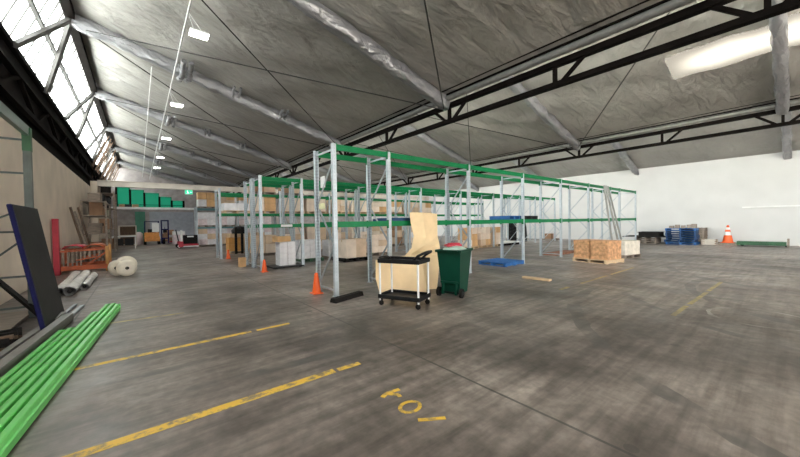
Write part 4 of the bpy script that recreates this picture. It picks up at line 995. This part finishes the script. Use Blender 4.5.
reel((-0.36, 14.75, 0), 0.15, 0.30, 0.16, 'third cream reel standing directly behind the first reel')

# ================================================================== FAR LEFT CLUTTER
def shelf_unit(loc, w_, d, h, levels, matl, label, rz=0):
    t = thing('shelf_unit', label, 'shelf', loc, rz)
    for x in (-w_ / 2, w_ / 2):
        for y in (-d / 2, d / 2): MB().span((x - 0.04, y - 0.04, 0), (x + 0.04, y + 0.04, h)).build('post', matl, t)
    for z in levels: MB().span((-w_ / 2, -d / 2, z - 0.04), (w_ / 2, d / 2, z)).build('shelf_board', matl, t)
    return t
shelf_unit((-1.75, 24.4, 0), 0.9, 3.2, 3.0, (0.12, 1.3, 2.25, 2.98), MT['greywood'], 'tall weathered storage shelf against the cream wall beyond the planks')
shelf_unit((-1.7, 29.9, 0), 0.95, 2.4, 4.0, (0.15, 1.5, 2.9, 3.9), MT['greywood'], 'tall dark storage shelf beyond the wall pier, under the cream beam')
dk = (('charcoal', 0.5), ('brown', 0.4), ('greywood', 0.45), ('rubber', 0.35))
for (sx, sy, zs) in ((-1.75, 24.4, (0.12, 1.3, 2.25, 2.98)), (-1.7, 29.9, (0.15, 1.5, 2.9, 3.9))):
    for li, z in enumerate(zs):
        for j, yy in enumerate((-0.85, -0.2, 0.5)):
            mm, hh_ = RN.choice(dk)
            w2 = RN.choice((0.5, 0.6)); hh2 = RN.choice((0.4, 0.55, 0.7)) if li < 3 else 0.45
            o = carton(mm, (w2, 0.55, hh2), (sx + RN.uniform(-.08, .08), sy + yy, z + 0.002), RN.uniform(-.1, .1), 'dark box on the %s by the cream wall' % ('storage shelf beyond the planks' if sy < 26 else 'dark storage shelf beyond the wall pier'), 'dark boxes on the left shelves, ' + ('near' if sy < 26 else 'far'), False)
t = thing('workbench', 'pale bench with dark boxes under it in the far left corner', 'bench', (-0.85, 31.8, 0))
MB().span((-0.7, -0.5, 0.88), (0.7, 0.5, 0.95)).build('top', MT['white_steel'], t); MB().span((-0.65, -0.45, 0.2), (0.65, 0.45, 0.25)).build('shelf', MT['greywood'], t)
for x in (-0.65, 0.65):
    for y in (-0.45, 0.45): MB().span((x - 0.03, y - 0.03, 0), (x + 0.03, y + 0.03, 0.88)).build('leg', MT['white_steel'], t)
for k, x in enumerate((-1.15, -0.55)):
    carton('charcoal', (0.5, 0.5, 0.5), (x, 31.8, 0.252), 0, 'dark box under the pale bench, %s one' % ('left', 'right')[k], 'dark boxes under the pale bench', False)
t = thing('open_cabinet', 'pale open-fronted cabinet left of the orange forklift', 'cabinet', (-0.72, 36.6, 0))
for x in (-0.56, 0.56): MB().span((x - 0.04, -0.35, 0), (x + 0.04, 0.35, 1.75)).build('side_panel', MT['cream_steel'], t)
MB().span((-0.6, -0.35, 1.68), (0.6, 0.35, 1.76)).span((-0.6, -0.35, 0.85), (0.6, 0.35, 0.92)).span((-0.6, -0.35, 0.05), (0.6, 0.35, 0.12)).build('shelf', MT['cream_steel'], t)
MB().span((-0.52, 0.3, 0.1), (0.52, 0.33, 1.7)).build('back_panel', MT['darkwood'], t)
m_ = MB(); m_.lathe([(0, 0), (0.30, 0), (0.32, 0.05), (0.30, 1.0), (0.1, 1.15), (0, 1.16)], n=18)
tag(m_.build('drum', MT['pinkwrap'], loc=(0.02, 38.2, 0)), 'pale upright drum between the cabinet and the forklift', 'drum')
# forklift
t = thing('forklift', 'orange forklift truck parked at the far end of hall', 'forklift', (0.95, 37.2, 0))
MB().span((-0.55, -0.9, 0.3), (0.55, 0.9, 0.75)).span((-0.55, 0.3, 0.75), (0.55, 0.95, 1.1)).prism([(-0.9, 0.75), (-0.35, 0.75), (-0.5, 1.1), (-0.9, 1.1)], 'X', -0.5, 0.5).build('body', MT['fork'], t, 0.03)
MB().span((-0.3, -0.15, 0.75), (0.3, 0.35, 0.9)).span((-0.28, 0.28, 0.9), (0.28, 0.38, 1.4)).build('seat', MT['black'], t, 0.02)
gd = MB()
for x in (-0.5, 0.5): gd.bar((x, -0.75, 1.05), (x, -0.5, 2.1), 0.06, 0.06).bar((x, 0.85, 1.05), (x, 0.7, 2.1), 0.06, 0.06).bar((x, -0.55, 2.1), (x, 0.75, 2.1), 0.06, 0.06)
for y in (-0.5, -0.2, 0.1, 0.4, 0.7): gd.bar((-0.5, y, 2.1), (0.5, y, 2.1), 0.05, 0.04)
gd.build('overhead_guard', MT['navy'], t)
MB().box((0.25, -0.86, 1.55), (0.5, 0.03, 0.8)).build('white_panel', MT['white'], t)['label'] = 'white panel on the guard'
mst = MB().span((0.62, -1.0, 0.1), (0.72, -0.88, 2.2)).span((1.12, -1.0, 0.1), (1.22, -0.88, 2.2))
for z in (0.5, 1.3, 2.1): mst.span((0.62, -0.98, z), (1.22, -0.9, z + 0.1))
mst.build('mast', MT['navy'], t)
for x in (-0.5, 0.5):
    for y in (-0.55, 0.6): MB().tube((x - 0.09, y, 0.27), (x + 0.09, y, 0.27), 0.27, 18).build('wheel', MT['rubber'], t)
MB().tube((0.62, -0.57, 0.27), (0.6, -0.57, 0.27), 0.13, 14).build('hub', MT['white'], t)
# dark machine with red loads behind
t = thing('tow_tractor', 'dark machine with pale wheel hub right of the orange forklift', 'machine', (2.25, 37.6, 0))
MB().span((-0.5, -0.8, 0.25), (0.55, 0.8, 0.95)).span((-0.4, 0.2, 0.95), (0.4, 0.8, 1.3)).build('body', MT['brown'], t, 0.03)
for x in (-0.45, 0.45):
    for y in (-0.6, 0.55):
        wh = MB().tube((x - 0.1, y, 0.3), (x + 0.1, y, 0.3), 0.3, 18).build('wheel', MT['rubber'], t)
MB().box((0.0, -0.82, 0.72), (0.3, 0.03, 0.24)).build('lamp', MT['white'], t)
MB().bar((-0.3, 0.1, 0.95), (-0.3, 0.35, 1.55), 0.04, 0.04).box((-0.3, 0.1, 1.2), (0.3, 0.03, 0.3)).build('steering_column', MT['black'], t)
for k in range(4):
    carton('red' if k != 2 else 'pinkwrap', (0.6, 0.6, 0.5), (2.6 + 0.62 * (k % 2), 40.4, 0.002 + 0.505 * (k // 2)), 0.05 * k, ('red box before the grey shutter, lower left of the stack', 'red box before the grey shutter, lower right of the stack', 'pink-white box before the grey shutter, on the red boxes', 'red box before the grey shutter, upper right of the stack')[k], 'red boxes before the shutter', False)
carton('white', (0.9, 0.6, 0.3), (2.9, 36.2, 0.85), 0.1, 'white box standing on the pale wrapped load', 'white box before the shutter', False)
carton('pinkwrap', (0.9, 0.7, 0.84), (2.9, 36.2, 0.002), 0.1, 'pale wrapped load between the dark machine and red truck', 'pale wrapped load', False)
# red pallet truck
t = thing('pallet_truck', 'red powered pallet truck parked beside the far rack', 'pallet truck', (2.72, 28.6, 0))
MB().span((-0.42, -0.45, 0.12), (0.75, -0.2, 0.3)).span((-0.42, 0.2, 0.12), (0.75, 0.45, 0.3)).span((-0.5, -0.48, 0.1), (-0.2, 0.48, 0.5)).build('chassis', MT['red'], t, 0.01)
MB().span((-0.40, -0.452, 0.10), (0.75, -0.47, 0.17)).build('fork_strip', MT['white'], t)
MB().span((-0.2, -0.42, 0.32), (0.7, 0.42, 0.95)).build('battery_box', MT['rubber'], t, 0.03)
MB().box((0.25, -0.43, 0.85), (0.4, 0.02, 0.1)).build('name_strip', MT['white'], t)
MB().tube((-0.45, -0.46, 0.17), (-0.45, -0.36, 0.17), 0.17, 18).build('wheel', MT['rubber'], t); MB().tube((-0.45, -0.47, 0.17), (-0.45, -0.46, 0.17), 0.1, 14).build('hub', MT['white'], t)
MB().tube((-0.45, 0.36, 0.17), (-0.45, 0.46, 0.17), 0.17, 18).build('wheel', MT['rubber'], t)
MB().bar((-0.45, 0, 0.5), (-0.6, 0, 1.35), 0.07, 0.07).bar((-0.6, -0.22, 1.35), (-0.6, 0.22, 1.35), 0.04, 0.04).build('tiller', MT['black'], t)
MB().span((-0.32, -0.3, 0.5), (-0.22, 0.3, 1.3)).build('mast_plate', MT['white'], t)
# mezzanine edge goods in front of the green windows
for k, (x, mm) in enumerate(((-1.3, 'brown'), (-0.85, 'charcoal'), (-0.2, 'brown'))):
    carton(mm, (0.5, 0.4, 0.3), (x, Y1 - 0.55, 3.782), 0.1 * k, 'dark box on the white ledge under the green windows, %s from the left' % ORD[k], 'dark boxes on the white ledge', False)
